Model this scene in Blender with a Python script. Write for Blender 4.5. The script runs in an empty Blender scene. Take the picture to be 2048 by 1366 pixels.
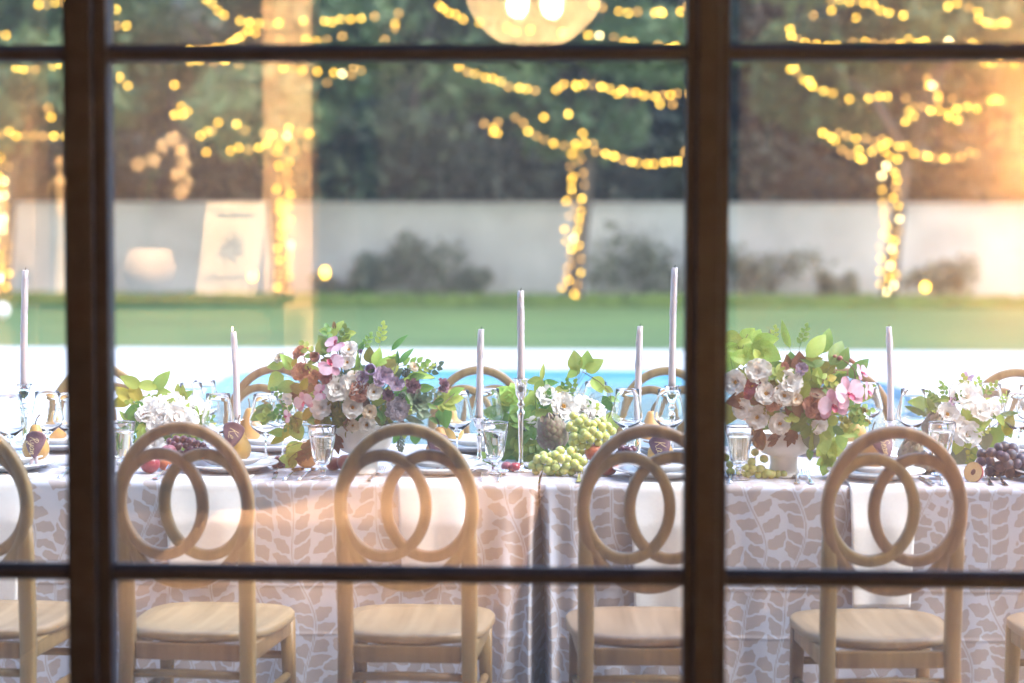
import bpy, bmesh, math, random
import numpy as np
from mathutils import Vector, Matrix, Euler, Quaternion
R = math.radians
PI = math.pi
random.seed(7)
np.random.seed(7)
scene = bpy.context.scene
COL = scene.collection

# ------------------------------------------------------------------ camera, sky, sun, exposure
CAM_H = 1.5
cam_d = bpy.data.cameras.new('camera')
cam = bpy.data.objects.new('camera', cam_d)
COL.objects.link(cam)
scene.camera = cam
cam_d.sensor_width = 36.0
cam_d.lens = 70.0
cam_d.clip_start = 0.05
cam_d.clip_end = 600.0
CAM_R = Matrix.Rotation(R(2.5), 3, 'Z') @ Matrix.Rotation(R(90 - 3.2), 3, 'X') @ Matrix.Rotation(R(0.12), 3, 'Z')
cam.rotation_euler = CAM_R.to_euler()
cam.location = (0, 0, CAM_H)
cam_d.dof.use_dof = True
cam_d.dof.focus_distance = 6.2
cam_d.dof.aperture_fstop = 1.7
FPX = 70.0 / 36.0 * 2048.0

SUN_EL, SUN_AZ = 50.0, 104.0      # azimuth measured from +Y (beyond the garden) towards +X
w = bpy.data.worlds.new('World')
scene.world = w
w.use_nodes = True
nt = w.node_tree
bg = nt.nodes['Background']
sky = nt.nodes.new('ShaderNodeTexSky')
sky.sky_type = 'NISHITA'
sky.sun_disc = False
sky.sun_elevation = R(SUN_EL)
sky.sun_rotation = R(SUN_AZ)
sky.air_density = 1.0
sky.dust_density = 1.2
sky.ozone_density = 1.0
nt.links.new(sky.outputs['Color'], bg.inputs['Color'])
bg.inputs['Strength'].default_value = 0.148
sun_d = bpy.data.lights.new('sun', 'SUN')
sun_d.energy = 1.1
sun_d.angle = R(35)
sun_d.color = (1.0, 0.98, 0.97)
sun = bpy.data.objects.new('sun', sun_d)
COL.objects.link(sun)
sd = Vector((math.sin(R(SUN_AZ)) * math.cos(R(SUN_EL)), math.cos(R(SUN_AZ)) * math.cos(R(SUN_EL)), math.sin(R(SUN_EL))))
sun.rotation_euler = sd.to_track_quat('Z', 'Y').to_euler()
sun.location = (10, 30, 30)
vs = scene.view_settings
vs.view_transform = 'Standard'
vs.look = 'None'
vs.exposure = 2.5
vs.gamma = 1.0
vs.use_curve_mapping = False
scene.render.engine = 'CYCLES'
cy = scene.cycles
cy.use_denoising = True
cy.max_bounces = 14
cy.diffuse_bounces = 4
cy.glossy_bounces = 5
cy.transmission_bounces = 12
cy.transparent_max_bounces = 40
cy.caustics_reflective = False
cy.caustics_refractive = True
cy.sample_clamp_indirect = 40.0
cy.use_light_tree = True

# ------------------------------------------------------------------ helpers
def ray(px, py):
    return CAM_R @ Vector(((px - 1024) / FPX, (683 - py) / FPX, -1.0))
def at(px, py, Y):                     # the point of a sight line at the distance Y of a surface
    d = ray(px, py)
    t = Y / d.y
    return Vector((d.x * t, Y, CAM_H + d.z * t))
def atz(px, py, Z):
    d = ray(px, py)
    t = (Z - CAM_H) / d.z
    return Vector((d.x * t, d.y * t, Z))
def pxm(Y):                            # metres per photo pixel at distance Y
    return Y / FPX

class MB:
    def __init__(self):
        self.v, self.f, self.m = [], [], []
    def add(self, vs, fs, mi=0, M=None):
        o = len(self.v)
        if M is not None:
            vs = [M @ Vector(p) for p in vs]
        self.v.extend([tuple(p) for p in vs])
        self.f.extend([tuple(i + o for i in f) for f in fs])
        self.m.extend([mi] * len(fs))
        return self
    def box(self, lo, hi, mi=0, M=None):
        x0, y0, z0 = lo; x1, y1, z1 = hi
        return self.add([(x0,y0,z0),(x1,y0,z0),(x1,y1,z0),(x0,y1,z0),(x0,y0,z1),(x1,y0,z1),(x1,y1,z1),(x0,y1,z1)],
                        [(0,3,2,1),(4,5,6,7),(0,1,5,4),(1,2,6,5),(2,3,7,6),(3,0,4,7)], mi, M)
    def bbox(self, lo, hi, b, mi=0, M=None):        # box with bevelled edges
        bm = bmesh.new()
        bmesh.ops.create_cube(bm, size=1)
        for v in bm.verts:
            v.co = Vector([(lo[i] + hi[i]) / 2 + v.co[i] * (hi[i] - lo[i]) for i in range(3)])
        bmesh.ops.bevel(bm, geom=bm.edges[:], offset=b, segments=2, profile=0.6, affect='EDGES')
        bm.verts.index_update()
        self.add([v.co.copy() for v in bm.verts], [[v.index for v in f.verts] for f in bm.faces], mi, M)
        bm.free()
        return self
    def lathe(self, prof, seg=24, mi=0, M=None, wob=None, flute=None):
        vs, fs = [], []
        n = len(prof)
        for j in range(seg):
            a = 2 * PI * j / seg
            for i, (r, z) in enumerate(prof):
                k = r
                if wob: k = r * (1 + wob(a, z))
                if flute: k = r * (1 - flute * abs(math.cos(a * 4)) * (1 if 0.2 < i / n < 0.85 else 0))
                vs.append((k * math.cos(a), k * math.sin(a), z))
        for j in range(seg):
            j2 = (j + 1) % seg
            for i in range(n - 1):
                fs.append((j*n+i, j2*n+i, j2*n+i+1, j*n+i+1))
        return self.add(vs, fs, mi, M)
    def tube(self, pts, rad, seg=8, mi=0, M=None, closed=False, cap=True):
        pts = [Vector(p) for p in pts]
        n = len(pts)
        if not hasattr(rad, '__len__'): rad = [rad] * n
        vs, fs = [], []
        prev = None
        for i, p in enumerate(pts):
            if closed: t = pts[(i+1) % n] - pts[i-1]
            else: t = pts[min(i+1, n-1)] - pts[max(i-1, 0)]
            if t.length < 1e-9: t = Vector((0, 0, 1))
            t.normalize()
            if prev is None:
                u = t.orthogonal().normalized()
            else:
                u = prev - t * prev.dot(t)
                u = u.normalized() if u.length > 1e-6 else t.orthogonal().normalized()
            prev = u
            b = t.cross(u)
            for k in range(seg):
                a = 2 * PI * k / seg
                vs.append(p + (u * math.cos(a) + b * math.sin(a)) * rad[i])
        for i in range(n if closed else n - 1):
            i2 = (i + 1) % n
            for k in range(seg):
                k2 = (k + 1) % seg
                fs.append((i*seg+k, i*seg+k2, i2*seg+k2, i2*seg+k))
        if cap and not closed:
            fs.append(tuple(range(seg))[::-1])
            fs.append(tuple((n-1)*seg + k for k in range(seg)))
        return self.add(vs, fs, mi, M)
    def grid(self, fn, nu, nv, mi=0, M=None):
        vs = [fn(i / nu, j / nv) for j in range(nv + 1) for i in range(nu + 1)]
        k = nu + 1
        fs = [(j*k+i, j*k+i+1, (j+1)*k+i+1, (j+1)*k+i) for j in range(nv) for i in range(nu)]
        return self.add(vs, fs, mi, M)
    def ball(self, c, r, seg=12, rings=8, mi=0, M=None, sc=(1,1,1)):
        vs, fs = [], []
        c = Vector(c)
        for j in range(rings + 1):
            th = PI * j / rings
            for i in range(seg):
                a = 2 * PI * i / seg
                vs.append(c + Vector((r*sc[0]*math.sin(th)*math.cos(a), r*sc[1]*math.sin(th)*math.sin(a), r*sc[2]*math.cos(th))))
        for j in range(rings):
            for i in range(seg):
                i2 = (i + 1) % seg
                fs.append((j*seg+i, (j+1)*seg+i, (j+1)*seg+i2, j*seg+i2))
        return self.add(vs, fs, mi, M)
    def mesh(self, name, mats, smooth=True):
        me = bpy.data.meshes.new(name)
        me.from_pydata(self.v, [], self.f)
        if not isinstance(mats, (list, tuple)): mats = [mats]
        for m in mats: me.materials.append(m)
        if len(mats) > 1: me.polygons.foreach_set('material_index', self.m)
        if smooth: me.polygons.foreach_set('use_smooth', [True] * len(self.f))
        me.validate()
        me.update()
        return me

def link(name, me, parent=None, loc=None, rot=None, sc=None):
    o = bpy.data.objects.new(name, me)
    COL.objects.link(o)
    if parent is not None: o.parent = parent
    if loc is not None: o.location = loc
    if rot is not None:
        if isinstance(rot, Quaternion):
            o.rotation_mode = 'QUATERNION'; o.rotation_quaternion = rot
        else: o.rotation_euler = rot
    if sc is not None: o.scale = (sc, sc, sc) if not hasattr(sc, '__len__') else sc
    return o
def obj(name, mb, mats, parent=None, loc=None, rot=None, smooth=True, sc=None):
    return link(name, mb.mesh(name, mats, smooth), parent, loc, rot, sc)
def tag(o, label, cat, group=None):
    o['label'] = label; o['category'] = cat
    if group: o['group'] = group
    return o
def thing(name, label, cat, loc=(0,0,0), rotz=0.0, group=None):
    o = bpy.data.objects.new(name, None)
    COL.objects.link(o)
    o.empty_display_size = 0.05
    o.location = loc; o.rotation_euler = (0, 0, rotz)
    return tag(o, label, cat, group)
def struct(name, mb, mats, smooth=False):
    o = obj(name, mb, mats, smooth=smooth)
    o['kind'] = 'structure'
    return o
def copy_tree(o, parent=None):
    c = o.copy(); COL.objects.link(c)
    if parent is not None: c.parent = parent
    for ch in list(o.children): copy_tree(ch, c)
    return c
def autosmooth(me, ang=35):
    try: me.set_sharp_from_angle(angle=R(ang))
    except Exception: pass

# ------------------------------------------------------------------ materials
def nodes(name):
    m = bpy.data.materials.new(name)
    m.use_nodes = True
    t = m.node_tree
    return m, t, t.nodes['Principled BSDF'], t.nodes['Material Output']
def mat(name, c1, c2=None, rough=0.5, scale=8.0, stretch=None, metal=0.0, bump=0.0, bscale=None, spec=0.5, rnd=0.0, sss=0.0, transl=0.0, coat=0.0, detail=4.0, sheen=0.0):
    m, t, p, out = nodes(name)
    N, L = t.nodes, t.links
    p.inputs['Roughness'].default_value = rough
    p.inputs['Metallic'].default_value = metal
    p.inputs['Specular IOR Level'].default_value = spec
    p.inputs['Coat Weight'].default_value = coat
    if sheen: p.inputs['Sheen Weight'].default_value = sheen
    tc = N.new('ShaderNodeTexCoord')
    mp = N.new('ShaderNodeMapping')
    L.new(tc.outputs['Object'], mp.inputs['Vector'])
    if stretch: mp.inputs['Scale'].default_value = stretch
    nz = N.new('ShaderNodeTexNoise')
    nz.inputs['Scale'].default_value = scale
    nz.inputs['Detail'].default_value = detail
    L.new(mp.outputs[0], nz.inputs['Vector'])
    if c2 is None: c2 = tuple(x * 0.8 for x in c1)
    mr = N.new('ShaderNodeMapRange')
    mr.inputs['From Min'].default_value = 0.32; mr.inputs['From Max'].default_value = 0.68
    L.new(nz.outputs['Fac'], mr.inputs['Value'])
    mx = N.new('ShaderNodeMix'); mx.data_type = 'RGBA'
    mx.inputs['A'].default_value = (*c1, 1); mx.inputs['B'].default_value = (*c2, 1)
    L.new(mr.outputs['Result'], mx.inputs['Factor'])
    col = mx.outputs['Result']
    if rnd:
        oi = N.new('ShaderNodeObjectInfo')
        hs = N.new('ShaderNodeHueSaturation')
        r1 = N.new('ShaderNodeMapRange'); r1.inputs['To Min'].default_value = 0.5 - rnd * 0.12; r1.inputs['To Max'].default_value = 0.5 + rnd * 0.12
        r2 = N.new('ShaderNodeMapRange'); r2.inputs['To Min'].default_value = 1 - rnd; r2.inputs['To Max'].default_value = 1 + rnd
        L.new(oi.outputs['Random'], r1.inputs['Value']); L.new(r1.outputs['Result'], hs.inputs['Hue'])
        fr = N.new('ShaderNodeMath'); fr.operation = 'FRACT'
        ml = N.new('ShaderNodeMath'); ml.operation = 'MULTIPLY'; ml.inputs[1].default_value = 7.31
        L.new(oi.outputs['Random'], ml.inputs[0]); L.new(ml.outputs[0], fr.inputs[0])
        L.new(fr.outputs[0], r2.inputs['Value']); L.new(r2.outputs['Result'], hs.inputs['Value'])
        L.new(col, hs.inputs['Color']); col = hs.outputs['Color']
    L.new(col, p.inputs['Base Color'])
    if sss:
        p.inputs['Subsurface Weight'].default_value = sss
        p.inputs['Subsurface Radius'].default_value = (0.01, 0.006, 0.004)
        p.inputs['Subsurface Scale'].default_value = 1.0
    if bump:
        bn = N.new('ShaderNodeTexNoise'); bn.inputs['Scale'].default_value = bscale or scale * 4
        bn.inputs['Detail'].default_value = 5
        L.new(mp.outputs[0], bn.inputs['Vector'])
        bp = N.new('ShaderNodeBump'); bp.inputs['Strength'].default_value = bump; bp.inputs['Distance'].default_value = 0.004
        L.new(bn.outputs['Fac'], bp.inputs['Height']); L.new(bp.outputs['Normal'], p.inputs['Normal'])
    if transl:
        tr = N.new('ShaderNodeBsdfTranslucent')
        L.new(col, tr.inputs['Color'])
        ms = N.new('ShaderNodeMixShader'); ms.inputs['Fac'].default_value = transl
        L.new(p.outputs['BSDF'], ms.inputs[1]); L.new(tr.outputs['BSDF'], ms.inputs[2])
        L.new(ms.outputs['Shader'], out.inputs['Surface'])
    return m
def emis(name, c, s):
    m, t, p, out = nodes(name)
    t.nodes.remove(p)
    e = t.nodes.new('ShaderNodeEmission')
    e.inputs['Color'].default_value = (*c, 1); e.inputs['Strength'].default_value = s
    t.links.new(e.outputs[0], out.inputs['Surface'])
    return m
def thin_glass(name, f0, tint=(1,1,1), rough=0.0, edge=0.5):
    """sheet glass: clear straight through, mirror share f0 rising at grazing angles"""
    m, t, p, out = nodes(name)
    N, L = t.nodes, t.links
    N.remove(p)
    tr = N.new('ShaderNodeBsdfTransparent'); tr.inputs['Color'].default_value = (*tint, 1)
    gl = N.new('ShaderNodeBsdfGlossy'); gl.inputs['Roughness'].default_value = rough
    lw = N.new('ShaderNodeLayerWeight'); lw.inputs['Blend'].default_value = 0.5
    pw = N.new('ShaderNodeMath'); pw.operation = 'POWER'; pw.inputs[1].default_value = 4.0
    L.new(lw.outputs['Facing'], pw.inputs[0])
    mr = N.new('ShaderNodeMapRange'); mr.inputs['To Min'].default_value = f0; mr.inputs['To Max'].default_value = edge
    L.new(pw.outputs[0], mr.inputs['Value'])
    ms = N.new('ShaderNodeMixShader')
    L.new(mr.outputs['Result'], ms.inputs['Fac'])
    L.new(tr.outputs[0], ms.inputs[1]); L.new(gl.outputs[0], ms.inputs[2])
    L.new(ms.outputs[0], out.inputs['Surface'])
    return m
def solid_glass(name, ior=1.5, col=(1,1,1)):
    m, t, p, out = nodes(name)
    t.nodes.remove(p)
    g = t.nodes.new('ShaderNodeBsdfGlass'); g.inputs['IOR'].default_value = ior; g.inputs['Roughness'].default_value = 0.0
    g.inputs['Color'].default_value = (*col, 1)
    t.links.new(g.outputs[0], out.inputs['Surface'])
    return m

M = {}
M['frame'] = mat('painted_bronze_frame', (0.036, 0.040, 0.066), (0.025, 0.028, 0.046), 0.5, 22, bump=0.05, spec=0.25)
M['pane'] = thin_glass('window_glass', 0.085, (0.985, 0.99, 0.985), 0.0, 0.7)
# milky veil put into the pane material: a faint translucent share lifts the darks
_t = M['pane'].node_tree
_o = _t.nodes['Material Output']; _m0 = _o.inputs['Surface'].links[0].from_node
_d = _t.nodes.new('ShaderNodeBsdfTranslucent'); _d.inputs['Color'].default_value = (0.9, 0.92, 0.95, 1)
_m1 = _t.nodes.new('ShaderNodeMixShader'); _m1.inputs['Fac'].default_value = 0.02
_t.links.new(_m0.outputs[0], _m1.inputs[1]); _t.links.new(_d.outputs[0], _m1.inputs[2]); _t.links.new(_m1.outputs[0], _o.inputs['Surface'])
M['lawn'] = mat('lawn_grass', (0.085, 0.145, 0.036), (0.05, 0.098, 0.024), 0.8, 0.35, stretch=(1, 1, 1), bump=0.6, bscale=40)
M['turf_lip'] = mat('long_grass', (0.17, 0.22, 0.04), (0.09, 0.14, 0.028), 0.8, 1.2, bump=0.6, bscale=30)
M['deck'] = mat('pale_limestone', (0.56, 0.57, 0.60), (0.50, 0.51, 0.54), 0.6, 1.5, bump=0.05)
M['patio'] = mat('patio_stone', (0.46, 0.42, 0.38), (0.36, 0.33, 0.30), 0.7, 4, bump=0.1)
M['pooltile'] = mat('pool_tile', (0.16, 0.42, 0.56), (0.12, 0.34, 0.50), 0.4, 6)
M['wall'] = mat('garden_wall_render', (0.64, 0.56, 0.48), (0.47, 0.41, 0.35), 0.9, 0.9, bump=0.2, bscale=6)
M['bark'] = mat('bark', (0.11, 0.085, 0.06), (0.06, 0.045, 0.035), 0.9, 6, stretch=(1, 1, 0.2), bump=0.5)
def leafmat(name, c, v=0.25, transl=0.35, rough=0.5):
    return mat(name, c, tuple(x * 0.72 for x in c), rough, 30, rnd=v, transl=transl)
M['crown'] = mat('tree_foliage', (0.19, 0.26, 0.11), (0.09, 0.14, 0.06), 0.6, 0.8, transl=0.42)
M['crown_dark'] = mat('evergreen_foliage', (0.034, 0.052, 0.030), (0.018, 0.030, 0.019), 0.7, 0.9, transl=0.1)
M['crown_mid'] = mat('woodland_foliage', (0.12, 0.16, 0.075), (0.05, 0.08, 0.04), 0.7, 0.5, transl=0.25)
M['shrub'] = mat('shrub_foliage', (0.30, 0.285, 0.20), (0.19, 0.185, 0.12), 0.7, 3, transl=0.25)
M['hill'] = mat('wooded_hill', (0.018, 0.028, 0.015), (0.01, 0.016, 0.01), 0.9, 0.2)
M['bulb'] = [emis('fairy_bulb_bright', (1.0, 0.60, 0.08), 5.4), emis('fairy_bulb_gold', (1.0, 0.54, 0.055), 4.4), emis('fairy_bulb_dim', (1.0, 0.52, 0.12), 2.0), emis('fairy_bulb_white', (1.0, 0.76, 0.34), 7.5)]
M['wire'] = mat('dark_wire', (0.02, 0.025, 0.02), rough=0.6)

# wood with long grain
def wood(name, c1, c2, axis=(1, 1, 0.06), scale=28):
    return mat(name, c1, c2, 0.42, scale, stretch=axis, bump=0.08, bscale=60, rnd=0.10, detail=6)
M['oak'] = wood('pale_oak', (0.31, 0.205, 0.088), (0.185, 0.115, 0.05))
M['oak_seat'] = wood('pale_oak_seat', (0.38, 0.275, 0.165), (0.265, 0.185, 0.105), axis=(1, 0.06, 1))
M['porcelain'] = mat('white_porcelain', (0.80, 0.80, 0.80), (0.78, 0.78, 0.79), 0.12, 4, spec=0.6)
M['napkin'] = mat('white_linen', (0.80, 0.80, 0.79), (0.74, 0.74, 0.74), 0.85, 160, bump=0.15, bscale=400, sheen=0.2)
M['silver'] = mat('polished_silver', (0.90, 0.88, 0.85), (0.82, 0.80, 0.78), 0.10, 20, metal=1.0)
M['steel'] = mat('steel_cutlery', (0.80, 0.79, 0.78), (0.74, 0.73, 0.72), 0.14, 20, metal=1.0)
M['wine'] = solid_glass('blown_glass', 1.45, (0.985, 0.992, 0.99))
M['crystal'] = solid_glass('pressed_glass', 1.48)
M['water_in'] = solid_glass('drinking_water', 1.33)
M['wax'] = mat('mauve_wax', (0.60, 0.525, 0.53), (0.54, 0.465, 0.48), 0.45, 10, sss=0.35, bump=0.05)
M['wick'] = mat('burnt_wick', (0.02, 0.018, 0.016), rough=0.9)
M['flame'] = emis('candle_flame', (1.0, 0.72, 0.32), 14.0)
M['vase'] = mat('cream_ceramic', (0.78, 0.75, 0.70), (0.72, 0.69, 0.64), 0.35, 5)
M['white_petal'] = mat('white_petal', (0.90, 0.89, 0.86), (0.85, 0.83, 0.78), 0.6, 12, transl=0.25)
M['cream_petal'] = mat('cream_petal', (0.83, 0.76, 0.64), (0.78, 0.66, 0.5), 0.55, 10, transl=0.35)
M['pink_petal'] = mat('pink_orchid_petal', (0.80, 0.62, 0.70), (0.72, 0.47, 0.57), 0.5, 5, rnd=0.08, transl=0.3)
M['pink_sepal'] = mat('orchid_sepal', (0.72, 0.42, 0.52), (0.60, 0.28, 0.38), 0.5, 6, rnd=0.08, transl=0.3)
M['mauve_petal'] = mat('mauve_petal', (0.55, 0.44, 0.58), (0.36, 0.25, 0.38), 0.5, 6, rnd=0.15, transl=0.3)
M['rust_petal'] = mat('rust_petal', (0.50, 0.25, 0.18), (0.36, 0.14, 0.11), 0.6, 14, rnd=0.15, transl=0.3)
M['plum_petal'] = mat('plum_petal', (0.30, 0.15, 0.20), (0.16, 0.08, 0.11), 0.5, 10, rnd=0.15, transl=0.25)
M['magenta_petal'] = mat('magenta_petal', (0.32, 0.03, 0.11), (0.20, 0.015, 0.06), 0.5, 10, transl=0.3)
M['grey_petal'] = mat('grey_lilac_petal', (0.56, 0.51, 0.56), (0.34, 0.30, 0.36), 0.6, 12, rnd=0.12, transl=0.25)
M['stamen'] = mat('golden_stamen', (0.70, 0.40, 0.05), (0.6, 0.28, 0.03), 0.6, 40)
M['lip'] = mat('orchid_lip', (0.62, 0.10, 0.20), (0.45, 0.05, 0.12), 0.5, 20)
M['leaf_lime'] = leafmat('lime_leaf', (0.46, 0.60, 0.12), 0.22, 0.45)
M['leaf_green'] = leafmat('green_leaf', (0.19, 0.36, 0.075), 0.25, 0.4)
M['leaf_sage'] = leafmat('sage_leaf', (0.20, 0.27, 0.16), 0.22, 0.25)
M['leaf_yellow'] = leafmat('yellow_leaf', (0.55, 0.46, 0.05), 0.15, 0.45)
M['leaf_brown'] = leafmat('brown_leaf', (0.24, 0.12, 0.05), 0.25, 0.3)
M['leaf_olive'] = leafmat('olive_bract', (0.34, 0.31, 0.06), 0.2, 0.4)
M['stem'] = mat('green_stem', (0.14, 0.17, 0.05), (0.1, 0.08, 0.04), 0.6, 20)
M['twig'] = mat('brown_twig', (0.15, 0.09, 0.05), (0.1, 0.06, 0.035), 0.7, 20)
M['grape_green'] = mat('green_grape', (0.60, 0.62, 0.21), (0.50, 0.52, 0.13), 0.28, 30, rnd=0.12, sss=0.4, coat=0.2)
M['grape_red'] = mat('red_grape', (0.15, 0.03, 0.045), (0.07, 0.02, 0.03), 0.3, 40, rnd=0.3, coat=0.2)
M['grape_black'] = mat('black_grape', (0.014, 0.017, 0.038), (0.034, 0.042, 0.085), 0.42, 40, rnd=0.25)
M['pear'] = mat('bosc_pear_skin', (0.55, 0.32, 0.09), (0.44, 0.22, 0.07), 0.42, 14, rnd=0.12, bump=0.04, sss=0.1)
M['plum_red'] = mat('red_plum_skin', (0.42, 0.035, 0.04), (0.30, 0.05, 0.05), 0.28, 14, rnd=0.1, coat=0.2)
M['plum_pink'] = mat('dusky_plum_skin', (0.42, 0.16, 0.17), (0.28, 0.07, 0.09), 0.4, 18, rnd=0.1)
M['peach'] = mat('peach_skin', (0.68, 0.26, 0.10), (0.48, 0.08, 0.045), 0.5, 10, rnd=0.1, sheen=0.3)
M['peach_flesh'] = mat('peach_flesh', (0.80, 0.55, 0.24), (0.74, 0.42, 0.16), 0.35, 25, sss=0.2)
M['pit'] = mat('peach_stone', (0.30, 0.12, 0.06), (0.2, 0.07, 0.04), 0.6, 60, bump=0.4)
M['fig'] = mat('fig_skin', (0.20, 0.22, 0.08), (0.12, 0.09, 0.07), 0.5, 20, rnd=0.15)
M['artichoke'] = mat('artichoke_bract', (0.22, 0.24, 0.13), (0.24, 0.15, 0.13), 0.55, 14, rnd=0.12)
M['tag'] = mat('hazed_burgundy_leaf', (0.17, 0.085, 0.105), (0.12, 0.06, 0.08), 0.5, 25, rnd=0.1)  # lightened: the haze in front of the tags is put into the leaf colour
M['gold'] = mat('gold_ink', (0.85, 0.68, 0.34), (0.75, 0.58, 0.28), 0.35, 30, metal=0.3)
M['ribbon'] = mat('lilac_ribbon', (0.66, 0.56, 0.60), (0.6, 0.5, 0.55), 0.5, 30, transl=0.2)

# ------------------------------------------------------------------ ground, pool, lawn
YW = 4.0            # the window wall
Z0 = 0.0
def sheet(name, poly, z, m, depth=None):
    mb = MB()
    n = len(poly)
    mb.add([(x, y, z) for x, y in poly], [tuple(range(n))])
    return struct(name, mb, m)
def rounded(pts, r, k=6):
    out = []
    n = len(pts)
    for i in range(n):
        a, b, c = Vector(pts[i-1]), Vector(pts[i]), Vector(pts[(i+1) % n])
        p, q = b + (a - b).normalized() * r[i], b + (c - b).normalized() * r[i]
        for j in range(k + 1):
            t = j / k
            out.append(tuple(p * (1-t)**2 + b * 2*t*(1-t) + q * t*t))
    return out
Y_DECK = atz(1024, 699, 0).y
Y_WALL = 43.0
struct('ground', MB().box((-250, -120, -2.6), (250, 300, -2.5)), M['hill'])
pool_poly = rounded([(-3.2, 11.5), (2.9, 11.5), (2.9, 21.4), (-3.9, 21.4)], [0.6, 0.6, 2.2, 1.2])
# paving with the pool cut out of it
def deck_with_hole():
    bm = bmesh.new()
    outer = [(-40, 4.25), (40, 4.25), (40, Y_DECK), (-40, Y_DECK)]
    ov = [bm.verts.new((x, y, 0)) for x, y in outer]
    iv = [bm.verts.new((x, y, 0)) for x, y in pool_poly]
    ed = [bm.edges.new((ov[i], ov[(i+1) % 4])) for i in range(4)] + [bm.edges.new((iv[i], iv[(i+1) % len(iv)])) for i in range(len(iv))]
    bmesh.ops.triangle_fill(bm, edges=ed, use_beauty=True)
    for f in bm.faces:
        if f.normal.z < 0: f.normal_flip()
    # inner lip and basin wall
    top = iv
    low = [bm.verts.new((v.co.x, v.co.y, -1.4)) for v in iv]
    n = len(iv)
    for i in range(n):
        f = bm.faces.new((top[i], top[(i+1) % n], low[(i+1) % n], low[i])); f.material_index = 1
    f = bm.faces.new(low); f.material_index = 1
    me = bpy.data.meshes.new('pool_deck')
    bm.to_mesh(me); bm.free()
    me.materials.append(M['deck']); me.materials.append(M['pooltile'])
    o = link('pool_deck', me); o['kind'] = 'structure'
deck_with_hole()
mw, t, p, out = nodes('pool_water')
p.inputs['Base Color'].default_value = (0.26, 0.42, 0.47, 1)
p.inputs['Roughness'].default_value = 0.06
p.inputs['Specular IOR Level'].default_value = 0.4
tcn = t.nodes.new('ShaderNodeTexCoord'); nz = t.nodes.new('ShaderNodeTexNoise'); nz.inputs['Scale'].default_value = 1.6; nz.inputs['Detail'].default_value = 3
mp = t.nodes.new('ShaderNodeMapping'); mp.inputs['Scale'].default_value = (0.5, 1.5, 1)
t.links.new(tcn.outputs['Object'], mp.inputs[0]); t.links.new(mp.outputs[0], nz.inputs['Vector'])
bp = t.nodes.new('ShaderNodeBump'); bp.inputs['Strength'].default_value = 0.35; bp.inputs['Distance'].default_value = 0.05
t.links.new(nz.outputs['Fac'], bp.inputs['Height']); t.links.new(bp.outputs[0], p.inputs['Normal'])
M['pool'] = mw
mb = MB(); mb.add([(x, y, -0.10) for x, y in pool_poly], [tuple(range(len(pool_poly)))]); struct('pool_water', mb, M['pool'])
# lawn: one sheet from the deck to the wall, slightly below the paving edge, corner notch at the right
crn = atz(1935, 704, 0)
mb = MB(); mb.box((-70, Y_DECK, -0.6), (70, Y_WALL + 0.2, -0.02)); struct('lawn', mb, M['lawn'])
mb = MB()
mb.bbox((-60, Y_WALL - 3.2, -0.05), (60, Y_WALL - 0.35, 0.05), 0.04)
struct('planting_bed', mb, M['turf_lip'])
tr = np.random.rand(9000, 3)
mb = MB()
for a, b, c in tr[:5200]:
    x = -16 + 32 * a; y = Y_WALL - 3.4 + 2.2 * b; h = 0.10 + 0.16 * c; dx = (a * 977 % 1 - .5) * .16
    mb.add([(x - .05, y, 0.03), (x + .05, y, 0.03), (x + dx, y + (c - .5) * .1, h)], [(0, 1, 2)])
g = obj('bed_grass', mb, M['turf_lip'], smooth=False); g['kind'] = 'stuff'

# wooded slope behind the garden
mb = MB()
mb.grid(lambda u, v: (-160 + 320 * u, 46 + 110 * v, -0.4 + 34 * v ** 0.8 + 1.5 * math.sin(u * 23) * v), 24, 14)
struct('hill', mb, M['hill'])

# garden wall
gw = thing('garden_wall', 'long rendered garden wall closing off the far side of the lawn', 'wall', (0, Y_WALL, 0))
zt = at(1024, 405, Y_WALL).z
obj('wall_body', MB().bbox((-60, 0, -0.3), (60, 0.3, zt - 0.06), 0.02), M['wall'], gw, smooth=False)
obj('coping', MB().bbox((-60.05, -0.05, zt - 0.058), (60.05, 0.35, zt), 0.015), M['wall'], gw, smooth=False)

# ------------------------------------------------------------------ trees and shrubs
rng = np.random.default_rng(11)
def leaf_cloud(name, lobes, n, size, m, parent, loc=(0, 0, 0)):
    """many small tilted leaf faces spread through the volume of the given lobes"""
    V = np.zeros((n * 4, 3)); k = 0
    wts = np.array([l[3] * l[4] * l[5] for l in lobes]); wts = wts / wts.sum()
    which = rng.choice(len(lobes), n, p=wts)
    L = np.array(lobes)[which]
    d = rng.normal(size=(n, 3)); d /= np.linalg.norm(d, axis=1)[:, None]
    r = rng.random(n) ** 0.42
    c = L[:, :3] + d * r[:, None] * L[:, 3:6] * (0.85 + 0.3 * rng.random((n, 1)))
    a = rng.normal(size=(n, 3)); a /= np.linalg.norm(a, axis=1)[:, None]
    b = np.cross(a, rng.normal(size=(n, 3))); b /= np.linalg.norm(b, axis=1)[:, None]
    s = size * (0.6 + 0.8 * rng.random((n, 1)))
    V[0::4] = c - a * s; V[1::4] = c + b * s * 0.5; V[2::4] = c + a * s; V[3::4] = c - b * s * 0.5
    me = bpy.data.meshes.new(name)
    me.vertices.add(n * 4); me.vertices.foreach_set('co', V.ravel())
    me.loops.add(n * 4); me.loops.foreach_set('vertex_index', np.arange(n * 4))
    me.polygons.add(n); me.polygons.foreach_set('loop_start', np.arange(n) * 4); me.polygons.foreach_set('loop_total', np.full(n, 4))
    me.materials.append(m); me.update(); me.validate()
    return link(name, me, parent, loc)
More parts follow.
